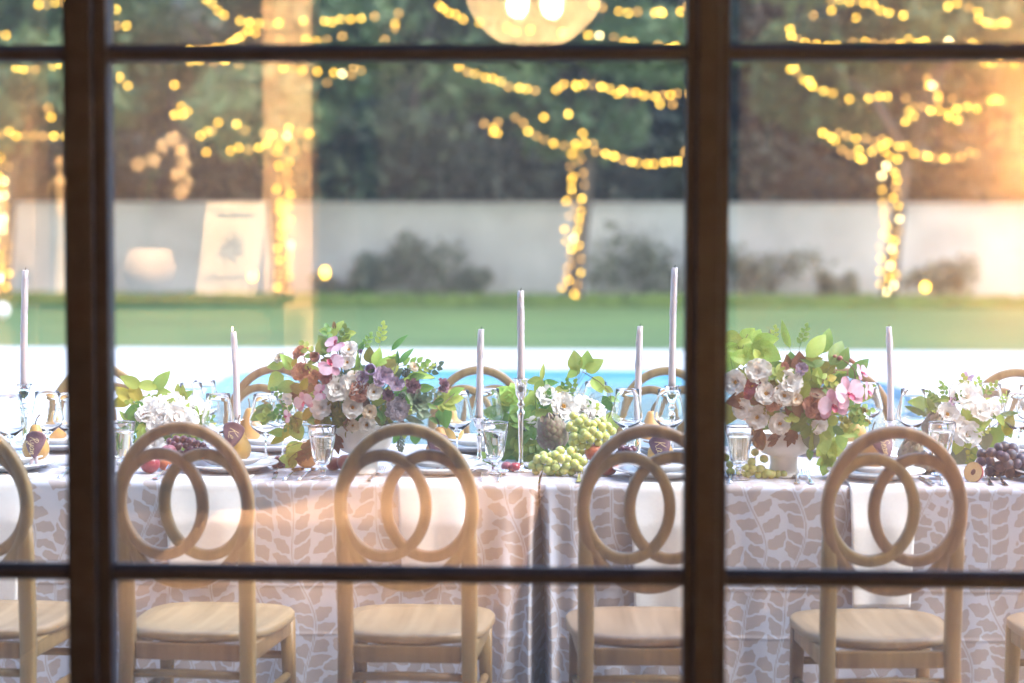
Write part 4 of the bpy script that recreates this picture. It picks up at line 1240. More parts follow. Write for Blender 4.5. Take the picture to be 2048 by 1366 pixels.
for px, py, lab in GB:
    P = on_t(px, py - 2)
    o = link('goblet', gob_me, None, P)
    tag(o, lab, 'goblet', 'water goblets')
    link('water', wat_me, o)

# ------------------------------------------------------------------ candles and candlesticks
def candle_mb(h, r0, r1, bend, seed, drips):
    rr = random.Random(seed)
    mb = MB()
    n = 14
    pts = [(bend * (i / n) ** 2, .3 * bend * (i / n) ** 2, h * i / n) for i in range(n)] + [(bend, .3 * bend, h), (bend, .3 * bend, h + .001)]
    rad = [r0 + (r1 - r0) * i / n for i in range(n)] + [r1 * .97, r1 * .7]
    mb.tube(pts, rad, 18)
    # wax runs and beads down the sides
    for k in range(drips):
        a = rr.choice([0.0, PI, .4, 2.8, -.3, 3.5, 1.5 * PI]) + rr.uniform(-.25, .25)
        z0 = h * rr.uniform(.72, 1.0); ln = h * rr.uniform(.04, .22)
        q, rd = [], []
        for i in range(6):
            f = i / 5
            z = z0 - ln * f
            t_ = max(0, min(1, z / h))
            rr_ = r0 + (r1 - r0) * t_
            bx = bend * t_ ** 2
            q.append((bx + math.cos(a) * rr_ * .98, .3 * bx + math.sin(a) * rr_ * .98, z)); rd.append(.0014 + .0016 * f ** 2 if i < 5 else .0006)
        mb.tube(q, rd, 7)
    for k in range(drips * 2):
        a = rr.choice([0.0, PI]) + rr.uniform(-.5, .5); z = h * rr.uniform(.3, .98); t_ = z / h
        rr_ = r0 + (r1 - r0) * t_; bx = bend * t_ ** 2
        mb.ball((bx + math.cos(a) * rr_, .3 * bx + math.sin(a) * rr_, z), rr.uniform(.0014, .0026), 7, 5)
    top = (bend, .3 * bend, h)
    for k in range(5):
        a = k * 1.25
        mb.ball((top[0] + math.cos(a) * r1 * .75, top[1] + math.sin(a) * r1 * .75, h - .001), r1 * .32, 7, 5)
    return mb, top
def stick(kind, hs):
    """turned candlestick profile of height hs with drip pan"""
    pr = [(.001, .001), (.036, .001), (.037, .005), (.030, .010), (.016, .014), (.0085, .021)]
    if hs > .12:
        pr += [(.011, .026), (.007, .031), (.006, .05), (.0085, hs * .56), (.0105, hs * .60), (.0125, hs * .645), (.007, hs * .665), (.0085, hs * .70), (.0125, hs * .72), (.0075, hs * .75), (.0085, hs * .78), (.0165, hs * .83), (.0175, hs * .90)]
    else:
        pr += [(.014, hs * .42), (.008, hs * .52), (.009, hs * .6), (.016, hs * .68), (.0115, hs * .8), (.0175, hs * .93)]
    pr += [(.021, hs - .004), (.0245, hs - .002), (.0245, hs), (.012, hs - .001), (.0115, hs - .014), (.001, hs - .014)]
    return MB().lathe(pr, 32)
# px of axis, top y, socket y, base y, stick kind, bend px, label parts
CD = [(48, 541, 768, 935, 'crystal', 5, 10, 'tall glass candlestick at the left edge', 'tall mauve candle at the left edge, standing in glass'),
      (474, 664, 838, 905, 'silver', -6, 9, 'short silver candleholder left of the tall bouquet', 'leaning mauve candle with a tiny flame, left of the tall bouquet'),
      (959, 659, 835, 930, 'silver', 3, 9, 'short silver candleholder behind the middle water goblet', 'shorter mauve candle left of the tallest silver candlestick'),
      (1042, 582, 757, 945, 'silver', -1, 11, 'tall silver candlestick left of the artichoke and green grapes', 'dripping mauve candle on the tall silver candlestick in the centre'),
      (1275, 653, 845, 915, 'silver', 4, 8, 'short silver candleholder above the chair hoop left of the right post', 'mauve candle rising from the chair hoop left of the right post'),
      (1344, 536, 772, 925, 'crystal', 4, 10, 'tall glass candlestick beside the right post', 'tallest mauve candle, beside the right post'),
      (1781, 654, 841, 908, 'silver', -6, 6, 'short silver candleholder behind the right chair', 'mauve candle right of the pink orchids')]
for i, (px, yt, ys, yb, kind, bend, dr, l1, l2) in enumerate(CD):
    P = on_t(px, yb)
    P.y = min(max(P.y, YE + .3), YF - .3)
    zsock = at(px, ys, P.y).z; ztop = at(px, yt, P.y).z
    P = Vector((at(px, ys, P.y).x, P.y, ZT))
    hs = zsock - ZT
    o = obj('candlestick', stick(kind, hs), M['silver'] if kind == 'silver' else M['crystal'], None, P)
    tag(o, l1, 'candlestick', 'candlesticks on the table')
    mb, top = candle_mb(ztop - zsock + .012, .0117, .0092, bend * pxm(P.y), i, dr)
    c = obj('candle', mb, M['wax'], None, P + Vector((0, 0, hs - .012)))
    tag(c, l2, 'candle', 'mauve taper candles')
    wk = MB(); wk.tube([top, (top[0] + .0005, top[1], top[2] + .006), (top[0] + .002, top[1], top[2] + .010)], [.0011, .001, .0008], 6)
    obj('wick', wk, M['wick'], c)
    if i == 1:
        fl = MB().lathe([(.0003, .0), (.0022, .004), (.0018, .008), (.0003, .014)], 10)
        obj('flame', fl, M['flame'], c, (top[0] - .003, top[1], top[2] + .004))

# ------------------------------------------------------------------ cutlery
def fork_mb():
    mb = MB()
    def zc(t): return .004 + .010 * math.sin(PI * min(1, t * 1.1)) * .6
    def strip(p, wd, th=.0016):
        vs, fs = [], []
        for (x, y, z), w_ in zip(p, wd):
            vs += [(x - w_, y, z), (x + w_, y, z), (x + w_ * .8, y, z + th), (x - w_ * .8, y, z + th)]
        for i in range(len(p) - 1):
            for k in range(4):
                k2 = (k + 1) % 4
                fs.append((4*i+k, 4*i+k2, 4*i+4+k2, 4*i+4+k))
        fs.append((3, 2, 1, 0)); e = 4 * (len(p) - 1); fs.append((e, e+1, e+2, e+3))
        mb.add(vs, fs)
    strip([(0, 0, .002), (0, .02, .003), (0, .06, .008), (0, .105, .013), (0, .125, .010)], [.008, .0085, .004, .0032, .0045])
    strip([(0, .124, .010), (0, .134, .008), (0, .150, .0075)], [.0045, .0115, .0125])
    for k in range(4):
        x = -.0102 + k * .0068
        strip([(x, .1495, .0077), (x, .170, .010), (x * .97, .190, .0165), (x * .95, .199, .021)], [.0023, .0021, .0018, .0009])
    return mb
def spoon_mb():
    mb = MB()
    mb.tube([(0, 0, .002), (0, .05, .006), (0, .10, .012), (0, .135, .011)], [.006, .004, .0028, .0034], 8)
    def fn(u, v):
        a = (u - .5) * 2; b = v
        w_ = .021 * math.sin(PI * min(1, .06 + b * .90)) ** .6
        return Vector((a * w_, .132 + b * .064, .013 - .010 * (1 - a * a) * math.sin(PI * b) + .002 * b))
    mb.grid(fn, 10, 14)
    return mb
def knife_mb():
    mb = MB()
    mb.bbox((-.007, 0, .001), (.007, .09, .008), .003)
    mb.add([(-.008, .0905, .002), (.004, .0905, .002), (.005, .17, .002), (-.002, .205, .002), (-.009, .17, .002), (-.008, .0905, .0045), (.004, .0905, .0035), (.005, .17, .003), (-.002, .205, .003), (-.009, .17, .0045)],
           [(4, 3, 2, 1, 0), (5, 6, 7, 8, 9), (0, 1, 6, 5), (1, 2, 7, 6), (2, 3, 8, 7), (3, 4, 9, 8), (4, 0, 5, 9)])
    return mb
ME = {'fork': fork_mb().mesh('fork', M['steel'], False), 'spoon': spoon_mb().mesh('spoon', M['steel']), 'knife': knife_mb().mesh('knife', M['steel'], False)}
CT = [('fork', 309, 970, 'fork just right of the red plum'), ('fork', 328, 968, 'fork half behind the second chair ring'), ('fork', 702, 972, 'smaller fork behind the left rim of the middle chair hoop'), ('fork', 737, 971, 'larger fork behind the middle chair beside the cream vase foot'),
      ('fork', 1158, 977, 'fork left of the chair hoop by the green grapes'), ('fork', 1188, 976, 'fork under the peach by the chair left of the right post'), ('fork', 1594, 981, 'left fork of the pair before the cream vase'), ('fork', 1624, 979, 'right fork of the pair before the cream vase'), ('fork', 1982, 982, 'left fork of the pair before the black grapes'), ('fork', 2012, 980, 'right fork of the pair before the black grapes'),
      ('spoon', 568, 974, 'spoon left of the goblet before the tall bouquet'), ('spoon', 597, 974, 'larger spoon left of the goblet before the tall bouquet'), ('spoon', 997, 977, 'spoon before the middle goblet'), ('spoon', 965, 974, 'small spoon left of the middle goblet foot'), ('spoon', 1460, 982, 'spoon just right of the right post'), ('spoon', 1887, 983, 'spoon right of the Sean plates'), ('knife', 1866, 984, 'knife right of the Sean plates'), ('knife', 548, 974, 'knife right of the dark-tagged pear plates'), ('spoon', 118, 966, 'spoon before the left post')]
for k, px, py, lab in CT:
    P = on_t(px, py - 5)
    P.y = max(P.y, YE + .022)
    P = Vector((at(px, py, P.y).x, P.y, ZT + .0015))
    tag(link(k, ME[k], None, P, (0, 0, R(random.uniform(-7, 7)))), lab, k, {'fork': 'silver forks', 'spoon': 'silver spoons', 'knife': 'silver knives'}[k])

# ------------------------------------------------------------------ blooms and leaves (unit size, facing +Z)
def petal(mb, ang, r0, L, W, open0, open1, cup, mi=0, ruf=0.0, notch=0.0, rr=None, z0=0.0, tip=.7, nu=6, nv=6):
    """one petal: leaves the centre at radius r0, tilts from open0 to open1 (0 upright, 90 flat)"""
    ca, sa = math.cos(ang), math.sin(ang)
    ph = rr.uniform(0, 6) if rr else 0
    prof = [(r0, z0)]
    for j in range(nv):
        th = R(open0 + (open1 - open0) * (j + .5) / nv)
        prof.append((prof[-1][0] + math.sin(th) * L / nv, prof[-1][1] + math.cos(th) * L / nv))
    vs = []
    for j in range(nv + 1):
        v = j / nv
        wv = W * (.30 + .70 * min(1, v / tip)) if v < tip else W * math.sqrt(max(0.04, 1 - ((v - tip) / (1.04 - tip)) ** 2))
        th = R(open0 + (open1 - open0) * v)
        for i in range(nu + 1):
            u = i / nu * 2 - 1
            rad, z = prof[j]
            d = cup * (u * u) * wv
            rz = ruf * math.sin(u * 7 + ph + v * 4) * v * v * L - notch * math.exp(-(u / .25) ** 2) * (v > .95) * L
            x = u * wv
            rad2 = rad - d * math.cos(th) + rz * math.cos(th)
            z2 = z + d * math.sin(th) + rz * math.sin(th)
            vs.append((rad2 * ca - x * sa, rad2 * sa + x * ca, z2))
    k = nu + 1
    mb.add(vs, [(j*k+i, j*k+i+1, (j+1)*k+i+1, (j+1)*k+i) for j in range(nv) for i in range(nu)], mi)
def rose(seed, mats, layers=4, centre=False, openness=1.0, ruf=.10):
    rr = random.Random(seed)
    mb = MB()
    for l in range(layers):
        f = l / max(1, layers - 1)
        n = 3 + int(f * 2.6)
        for k in range(n):
            a = 2 * PI * (k + .5 * (l % 2)) / n + rr.uniform(-.25, .25) + l * .7
            petal(mb, a, .025 + .05 * f, (.27 + .33 * f) * rr.uniform(.9, 1.1), (.13 + .22 * f) * rr.uniform(.9, 1.12),
                  -4 + 52 * f * openness + rr.uniform(-5, 5), 22 + (76 * f) * openness + rr.uniform(-8, 12), .50 - .16 * f, 0, ruf * (.5 + f), .05 * f, rr, -.03 * f, .62)
    mb.ball((0, 0, .10), .055, 8, 6, 0)
    mb.lathe([(.001, -.10), (.03, -.09), (.06, -.03), (.04, .0)], 10, len(mats) - 1)
    return mb.mesh('rose', mats)
def open_rose(seed, mats):
    rr = random.Random(seed)
    mb = MB()
    for l, (n, o0, o1, L, W) in enumerate([(6, 50, 82, .52, .27), (6, 38, 70, .46, .25), (5, 22, 56, .38, .21), (4, 8, 38, .27, .15)]):
        for k in range(n):
            petal(mb, 2 * PI * (k + .5 * l) / n + rr.uniform(-.15, .15), .04, L * rr.uniform(.92, 1.08), W * rr.uniform(.9, 1.1), o0 + rr.uniform(-8, 8), o1 + rr.uniform(-12, 14), .28, 0, .11, .07, rr)
    for k in range(30):
        a = rr.uniform(0, 6.28); q = rr.random() ** .5 * .075
        mb.tube([(0, 0, .0), (math.cos(a) * q, math.sin(a) * q, .15 + rr.uniform(0, .06))], .006, 4, 1)
        mb.ball((math.cos(a) * q, math.sin(a) * q, .16 + rr.uniform(0, .06)), .02, 6, 4, 1)
    mb.lathe([(.001, -.08), (.03, -.07), (.05, -.02), (.04, .01)], 10, 2)
    return mb.mesh('open_rose', mats)
def orchid(seed, mats):
    rr = random.Random(seed)
    mb = MB()
    for a, L, W, o in [(90, .44, .15, 80), (215, .44, .15, 82), (325, .44, .15, 82)]:
        petal(mb, R(a), .03, L, W, 84, o + 6 + rr.uniform(-6, 8), .10, 2, .03, 0, rr, 0, .55)
    for a in (12, 168):
        petal(mb, R(a + rr.uniform(-5, 5)), .02, .46, .27, 74, 88 + rr.uniform(-8, 8), .10, 0, .04, 0, rr, .035, .5)
    for a, L, W in [(270, .24, .09), (235, .13, .06), (305, .13, .06)]:
        petal(mb, R(a), .02, L, W, 20, 75, .5, 1, .06, 0, rr, .02, .5)
    mb.ball((0, .01, .07), .045, 8, 6, 1)
    return mb.mesh('orchid', mats)
def ruffle(seed, mats, n=46, dome=1.0, size=.2):
    rr = random.Random(seed)
    mb = MB()
    for k in range(n):
        f = (k + .5) / n
        a = k * 2.39996
        petal(mb, a, .03 + .10 * f, (.22 + .22 * f), size * (.55 + .5 * f), -12 + 84 * f * dome + rr.uniform(-8, 8), 6 + 96 * f * dome + rr.uniform(-10, 10), .35, 0, .16, .08, rr, .02, .75, 5, 4)
    mb.lathe([(.001, -.12), (.05, -.10), (.10, -.01), (.06, .02)], 10, len(mats) - 1)
    return mb.mesh('carnation', mats)
def tulip(seed, mats):
    rr = random.Random(seed)
    mb = MB()
    for l in range(2):
        for k in range(3):
            petal(mb, 2 * PI * (k + .5 * l) / 3 + rr.uniform(-.1, .1), .06, .78 - .08 * l, .30, 62, -24, .55, 0, .03, 0, rr, -.1, .5)
    mb.lathe([(.001, -.16), (.03, -.14), (.07, -.06), (.05, .0)], 10, len(mats) - 1)
    return mb.mesh('tulip', mats)
def pansy(seed, mats):
    rr = random.Random(seed)
    mb = MB()
    for a, L, W in [(60, .45, .28), (120, .45, .28), (5, .40, .25), (175, .40, .25), (270, .46, .33)]:
        petal(mb, R(a), .02, L, W, 60, 84 + rr.uniform(-10, 10), .12, 0, .07, 0, rr, .01 * (a % 3), .55)
    mb.ball((0, 0, .08), .05, 8, 6, 1)
    return mb.mesh('pansy', mats)
def bell(seed, mats):
    rr = random.Random(seed)
    mb = MB()
    for k in range(5):
        petal(mb, 2 * PI * k / 5, .05, .75, .19, 35, 30 + rr.uniform(-12, 35), .35, 0, .04, 0, rr, -.1, .45)
    mb.ball((0, 0, .1), .06, 8, 6, 1)
    return mb.mesh('clematis', mats)
def bract(seed, mats):
    rr = random.Random(seed)
    mb = MB()
    for k in range(9):
        petal(mb, k * 2.4, .03 + .012 * k, .30 + .02 * k, .17, 20 + 6 * k, 50 + 6 * k + rr.uniform(-10, 15), .25, 0, .12, 0, rr, .0, .5)
    return mb.mesh('hellebore', mats)
def rosette(seed, mats):
    rr = random.Random(seed)
    mb = MB()
    for k in range(22):
        f = k / 21
        petal(mb, k * 2.39996, .02 + .02 * f, .20 + .36 * f, .07 + .08 * f, 5 + 62 * f, 10 + 62 * f, .35, 0, .02, 0, rr, 0, .42, 4, 5)
    return mb.mesh('succulent', mats)
def berries(seed, mats, n=60):
    rr = random.Random(seed)
    mb = MB()
    for k in range(n):
        f = k / n
        a = k * 2.4; q = .20 * math.sin(PI * (.12 + .85 * f)) ** .7 * rr.uniform(.6, 1.1)
        mb.ball((math.cos(a) * q, math.sin(a) * q, -.5 + f), .055 * rr.uniform(.8, 1.2), 6, 4, 0)
    mb.tube([(0, 0, -.5), (0, 0, .5)], .02, 5, len(mats) - 1)
    return mb.mesh('amaranth', mats)
BL = {
 'white_rose': [rose(i, [M['white_petal'], M['leaf_green']], 4, False, 1.0) for i in range(3)],
 'open_rose': [open_rose(10 + i, [M['white_petal'], M['stamen'], M['leaf_green']]) for i in range(3)],
 'cream_rose': [open_rose(15 + i, [M['cream_petal'], M['stamen'], M['leaf_green']]) for i in range(2)],
 'orchid': [orchid(20 + i, [M['pink_petal'], M['lip'], M['pink_sepal']]) for i in range(2)],
 'mauve_rose': [rose(26, [M['mauve_petal'], M['leaf_green']], 4, False, .8, .12)],
 'carnation': [ruffle(30 + i, [M['rust_petal'], M['leaf_green']], 40) for i in range(2)],
 'ranunculus': [rose(36, [M['rust_petal'], M['leaf_olive']], 5, False, .9, .10)],
 'tulip': [tulip(40, [M['mauve_petal'], M['leaf_green']])],
 'plum_tulip': [tulip(41, [M['plum_petal'], M['leaf_green']])],
 'pansy': [pansy(50, [M['magenta_petal'], M['stamen']])],
 'scabiosa': [ruffle(55, [M['grey_petal'], M['leaf_sage']], 52, .95, .15)],
 'plum_scabiosa': [ruffle(56, [M['plum_petal'], M['leaf_sage']], 34, 1.0, .17)],
 'clematis': [bell(60, [M['mauve_petal'], M['plum_petal']])],
 'hellebore': [bract(65 + i, [M['leaf_olive']]) for i in range(2)],
 'succulent': [rosette(70, [M['leaf_sage']])],
 'amaranth': [berries(75, [M['leaf_olive'], M['stem']])],
 'green_amaranth': [berries(76, [M['leaf_sage'], M['stem']])],
}
def leaf_shape(kind):
    mb = MB()
    def blade(L, W, ang=0.0, org=(0, 0, 0), fold=.28, droop=.25, sharp=.8, ser=0.0):
        def fn(u, v):
            a = u * 2 - 1
            w_ = W * math.sin(PI * v ** sharp) ** .85 * (1 + ser * abs(math.sin(v * 22)))
            x = a * w_; y = v * L
            z = abs(a) * w_ * fold - droop * v * v * L + .03 * math.sin(v * 9 + a * 3) * W
            c, s = math.cos(ang), math.sin(ang)
            return Vector((org[0] + x * c - y * s, org[1] + x * s + y * c, org[2] + z))
        mb.grid(fn, 4, 9)
    if kind == 'oval': blade(1, .27)
    elif kind == 'long': blade(1, .15, droop=.3)
    elif kind == 'round': blade(1, .40, sharp=.72, droop=.12)
    elif kind == 'lobed':
        for a, L, W in [(0, 1, .30), (.75, .78, .24), (-.75, .78, .24), (1.6, .5, .18), (-1.6, .5, .18)]:
            blade(L, W, a, (0, 0, .004 * L), .2, .15, .85, .10)
    elif kind == 'oakleaf':
        for a, L, W, y in [(0, 1, .18, 0), (.8, .45, .14, .2), (-.8, .45, .14, .2), (.75, .42, .13, .45), (-.75, .42, .13, .45)]:
            blade(L, W, a, (0, y, .003 * L), .15, .15)
    elif kind == 'trefoil':
        for a in (0, 1.15, -1.15): blade(.85, .30, a, (0, 0, .002 * a), .22, .2, .85, .06)
    elif kind == 'sprig':
        mb.tube([(0, 0, 0), (.02, .4, .03), (-.02, .8, -.02)], [.012, .009, .006], 5)
        for i in range(7):
            s = 1 if i % 2 else -1
            y = .12 + i * .12
            blade(.34 - .02 * i, .095, -s * .9 if i < 6 else 0, (0, y, 0), .25, .2)
    return mb
LEAFM = {}
def leaf_mesh(kind, m):
    k = (kind, m)
    if k not in LEAFM: LEAFM[k] = leaf_shape(kind).mesh('leaf', M[m])
    return LEAFM[k]
def face(d, spin):
    q = Vector(d).to_track_quat('Z', 'Y')
    return q @ Quaternion((0, 0, 1), spin)
class Bouquet:
    def __init__(self, name, label, cat, base, crop, Yc, cen_px, R_px, depth, group):
        self.t = thing(name, label, cat, base, 0, group)
        self.o = Vector(base); self.crop = crop; self.Y = Yc
        self.c = cen_px; self.R = R_px; self.depth = depth
        self.rr = random.Random(len(label)); self.pet = MB()
        self.core = at(cen_px[0], cen_px[1] + R_px[1] * .45, Yc) - self.o
    def pt(self, cx, cy, lift=0.0):
        ox, oy, s = self.crop
        px, py = ox + cx / s, oy + cy / s
        dx = (px - self.c[0]) / self.R[0]; dy = (py - self.c[1]) / self.R[1]
        q = math.sqrt(max(0.0, 1 - min(1, dx * dx + dy * dy)))
        Y = self.Y - self.depth * q - lift
        P = at(px, py, Y)
        n = Vector((dx * .75, -.55 - .75 * q, -dy * .75 + .18)).normalized()
        return P, n, Y
    def bloom(self, kind, cx, cy, dia, lift=.0, up=None, spin=None):
        P, n, Y = self.pt(cx, cy, lift + (.045 if kind == 'orchid' else 0))
        n = (n + Vector([self.rr.uniform(-.18, .18) for _ in range(3)])).normalized()
        if up is not None: n = Vector(up).normalized()
        sz = dia / self.crop[2] * pxm(Y)
        me = self.rr.choice(BL[kind])
        q = face(n, self.rr.uniform(0, 6.28) if spin is None else spin)
        link(kind, me, self.t, P - self.o - n * sz * .15, q, sz * (1.0 if kind in ('white_rose', 'open_rose') else 1.1))
        b = P - self.o - n * sz * .25
        self.pet.tube([b, b.lerp(self.core, .35) - Vector((0, 0, .01)), b.lerp(self.core, .8)], [.0012, .0014, .0016], 5)
    def leaf(self, kind, m, cx, cy, size, ang=None, lift=0.0, tilt=None):
        """cx,cy: middle of the leaf, ang: direction of its tip in the picture plane (degrees, 90 up)"""
        P, n, Y = self.pt(cx, cy, lift)
        if ang is None:
            dx = cx / self.crop[2] + self.crop[0] - self.c[0]; dy = -(cy / self.crop[2] + self.crop[1] - self.c[1])
            ang = math.degrees(math.atan2(dy + 12, dx)) + self.rr.uniform(-35, 35)
        sz = size / self.crop[2] * pxm(Y) * 1.12
        t_ = self.rr.uniform(-.35, .35) if tilt is None else tilt
        tip = Vector((math.cos(R(ang)), t_, math.sin(R(ang)))).normalized()
        nn = Vector((self.rr.uniform(-.5, .5), -1, self.rr.uniform(-.1, .75)))
        nn = (nn - tip * nn.dot(tip)).normalized()
        xx = tip.cross(nn)
        q = Matrix((xx, tip, nn)).transposed().to_quaternion()
        link('leaf', leaf_mesh(kind, m), self.t, P - self.o - tip * sz * .5, q, sz)
        b = P - self.o - tip * sz * .49
        self.pet.tube([b, b - tip * sz * .25 + (self.core - b) * .15, b.lerp(self.core, .6)], [.0008, .0009, .0011], 5)
    def stem(self, pts, r=.0016, m='stem'):
        ox, oy, s = self.crop
        q = [self.pt(cx, cy)[0] - self.o for cx, cy in pts]
        obj('stem', MB().tube(q, r, 6), M[m], self.t)
    def finish(self):
        obj('stems', self.pet, M['stem'], self.t)['kind'] = 'stuff'
        return self
    def airy(self, n, ms, seed, a0=15, a1=165, size=(34, 58), q0=.82, q1=1.0):
        """light sprigs standing out of the outline"""
        rr = random.Random(seed)
        ox, oy, s = self.crop
        for i in range(n):
            a = R(a0 + (a1 - a0) * (i + rr.uniform(.1, .9)) / n); q = rr.uniform(q0, q1)
            px = self.c[0] + math.cos(a) * q * self.R[0]; py = self.c[1] - math.sin(a) * q * self.R[1]
            self.leaf(rr.choice(['sprig', 'sprig', 'oval', 'long']), rr.choice(ms), (px - ox) * s, (py - oy) * s, rr.uniform(*size) * s, math.degrees(a) + rr.uniform(-25, 25))
    def fill(self, n, kinds, ms, size, seed, box=(1, 1), inner=.35):
        """background leaves inside the bouquet"""
        rr = random.Random(seed)
        for i in range(n):
            a = rr.uniform(0, 6.28); q = rr.random() ** .55 * .80
            px = self.c[0] + math.cos(a) * q * self.R[0] * box[0]; py = self.c[1] + math.sin(a) * q * self.R[1] * box[1]
            ox, oy, s = self.crop
            self.leaf(rr.choice(kinds), rr.choice(ms), (px - ox) * s, (py - oy) * s, rr.uniform(*size) * s, None, -rr.uniform(.02, inner * .2))

# ------------------------------------------------------------------ bouquets and fruit
YM = YE + .44
def compote(parent, rb, h, zneck, name='vase'):
    pr = [(.001, .001), (rb * .60, .001), (rb * .61, .004), (rb * .56, h * .05), (rb * .50, h * .12), (rb * .47, zneck * .7), (rb * .49, zneck), (rb * .52, zneck + .002), (rb * .78, zneck + h * .08), (rb * .93, zneck + h * .19), (rb, h * .75), (rb * .98, h * .98), (rb * .965, h), (rb * .93, h * .985), (rb * .94, h * .75), (rb * .7, zneck + h * .12), (.001, zneck + h * .1)]
    return obj(name, MB().lathe(pr, 44), M['vase'], parent)
# --- the tall bouquet (left of centre)
cA = (500, 620, 3.595)
base = on_t(728, 946)
A = Bouquet('flower_arrangement', 'tall loose bouquet of pink orchids, rust carnations and white roses in a cream compote vase', 'flower arrangement', (base.x, base.y, ZT), cA, base.y, (712, 790), (165, 130), .12, 'vase bouquets on the table')
compote(A.t, .088, .150, .058)
for k, cx, cy, d in [
 ('orchid', 605, 240, 150), ('open_rose', 712, 285, 135), ('open_rose', 700, 378, 120), ('tulip', 795, 300, 45), ('carnation', 360, 300, 118), ('carnation', 362, 440, 128), ('carnation', 460, 480, 100), ('plum_tulip', 472, 348, 105), ('cream_rose', 215, 345, 85),
 ('orchid', 580, 385, 190), ('white_rose', 632, 560, 160), ('white_rose', 745, 525, 140), ('tulip', 868, 432, 120), ('mauve_rose', 955, 480, 120), ('ranunculus', 790, 590, 118), ('open_rose', 890, 590, 125), ('open_rose', 738, 700, 165), ('white_rose', 510, 700, 130),
 ('orchid', 380, 665, 150), ('orchid', 258, 765, 95), ('hellebore', 605, 700, 125), ('hellebore', 655, 785, 125), ('hellebore', 500, 790, 110), ('open_rose', 840, 825, 140), ('scabiosa', 1062, 712, 165), ('succulent', 1210, 660, 190), ('plum_scabiosa', 1170, 550, 115), ('cream_rose', 860, 730, 100),
 ('green_amaranth', 1130, 440, 120), ('green_amaranth', 1100, 610, 110), ('plum_scabiosa', 1395, 545, 105), ('cream_rose', 1180, 410, 70), ('mauve_rose', 1050, 540, 90), ('orchid', 500, 590, 120), ('hellebore', 320, 830, 120), ('mauve_rose', 810, 490, 80), ('white_rose', 265, 640, 80), ('cream_rose', 740, 830, 90), ('plum_scabiosa', 990, 610, 85), ('ranunculus', 545, 480, 80)]:
    A.bloom(k, cx, cy, d)
for kd, m, cx, cy, s, a in [
 ('oval', 'leaf_lime', 640, 115, 100, 60), ('oval', 'leaf_lime', 550, 150, 110, 170), ('oval', 'leaf_lime', 725, 168, 80, 5), ('round', 'leaf_lime', 600, 170, 70, 220), ('oval', 'leaf_brown', 605, 110, 55, 100),
 ('round', 'leaf_green', 522, 262, 125, 95), ('oval', 'leaf_green', 795, 270, 85, 70), ('long', 'leaf_green', 775, 370, 110, 80), ('oval', 'leaf_lime', 690, 205, 80, 30), ('oval', 'leaf_green', 758, 440, 100, 20),
 ('round', 'leaf_green', 880, 480, 110, 260), ('long', 'leaf_green', 1060, 348, 95, 92), ('oval', 'leaf_lime', 1040, 430, 90, 60), ('round', 'leaf_lime', 180, 520, 160, 215), ('oval', 'leaf_lime', 180, 400, 120, 185), ('oval', 'leaf_lime', 260, 390, 90, 120), ('oval', 'leaf_yellow', 320, 375, 80, 80), ('oval', 'leaf_lime', 420, 400, 70, 45),
 ('sprig', 'leaf_sage', 1310, 440, 190, 40), ('sprig', 'leaf_lime', 1250, 420, 150, 20), ('oval', 'leaf_green', 1260, 560, 110, 5), ('oval', 'leaf_green', 1200, 480, 110, 20), ('sprig', 'leaf_sage', 1290, 590, 150, 350), ('long', 'leaf_green', 1300, 690, 120, 345), ('round', 'leaf_green', 1400, 770, 150, 275), ('lobed', 'leaf_lime', 1455, 640, 150, 15), ('oval', 'leaf_lime', 1480, 585, 110, 35), ('oval', 'leaf_green', 1350, 660, 90, 200), ('long', 'leaf_green', 1350, 800, 130, 340),
 ('long', 'leaf_green', 960, 760, 140, 80), ('long', 'leaf_green', 930, 745, 110, 120), ('long', 'leaf_sage', 1180, 790, 140, 340), ('round', 'leaf_sage', 1250, 750, 100, 0), ('lobed', 'leaf_green', 70, 755, 140, 200), ('trefoil', 'leaf_lime', 120, 730, 100, 100), ('round', 'leaf_green', 1190, 925, 90, 270), ('oval', 'leaf_lime', 1110, 880, 90, 265), ('oval', 'leaf_green', 1050, 920, 80, 250),
 ('oval', 'leaf_yellow', 280, 860, 150, 230), ('oval', 'leaf_lime', 340, 800, 150, 250), ('round', 'leaf_lime', 340, 880, 130, 290), ('oval', 'leaf_yellow', 200, 930, 110, 200), ('oval', 'leaf_lime', 330, 980, 140, 10), ('oval', 'leaf_lime', 200, 880, 120, 170), ('oval', 'leaf_yellow', 410, 750, 110, 240), ('oval', 'leaf_yellow', 390, 530, 100, 60), ('round', 'leaf_olive', 330, 560, 100, 170), ('oval', 'leaf_brown', 440, 560, 90, 240), ('oval', 'leaf_olive', 560, 820, 110, 290), ('oval', 'leaf_brown', 700, 830, 110, 270), ('oakleaf', 'leaf_brown', 420, 1010, 170, 260), ('oakleaf', 'leaf_brown', 350, 1060, 140, 230), ('oakleaf', 'leaf_brown', 620, 960, 150, 280), ('lobed', 'leaf_lime', 260, 1070, 110, 180), ('oval', 'leaf_yellow', 300, 1110, 80, 300)]:
    A.leaf(kd, m, cx, cy, s, a)
A.fill(110, ['oval', 'round', 'long'], ['leaf_olive', 'leaf_green', 'leaf_lime', 'leaf_sage', 'leaf_green', 'leaf_brown'], (24, 42), 3, (.9, .8))
A.stem([(385, 345), (420, 420), (480, 520), (600, 640)], .0018, 'twig')
A.stem([(605, 150), (640, 300), (660, 460), (700, 640)], .0018)
A.stem([(1470, 600), (1330, 740), (1240, 790), (1000, 820)], .0014, 'twig')
A.stem([(660, 440), (620, 560), (640, 700)], .0015)
A.stem([(1060, 380), (1020, 480), (950, 640)], .0016)
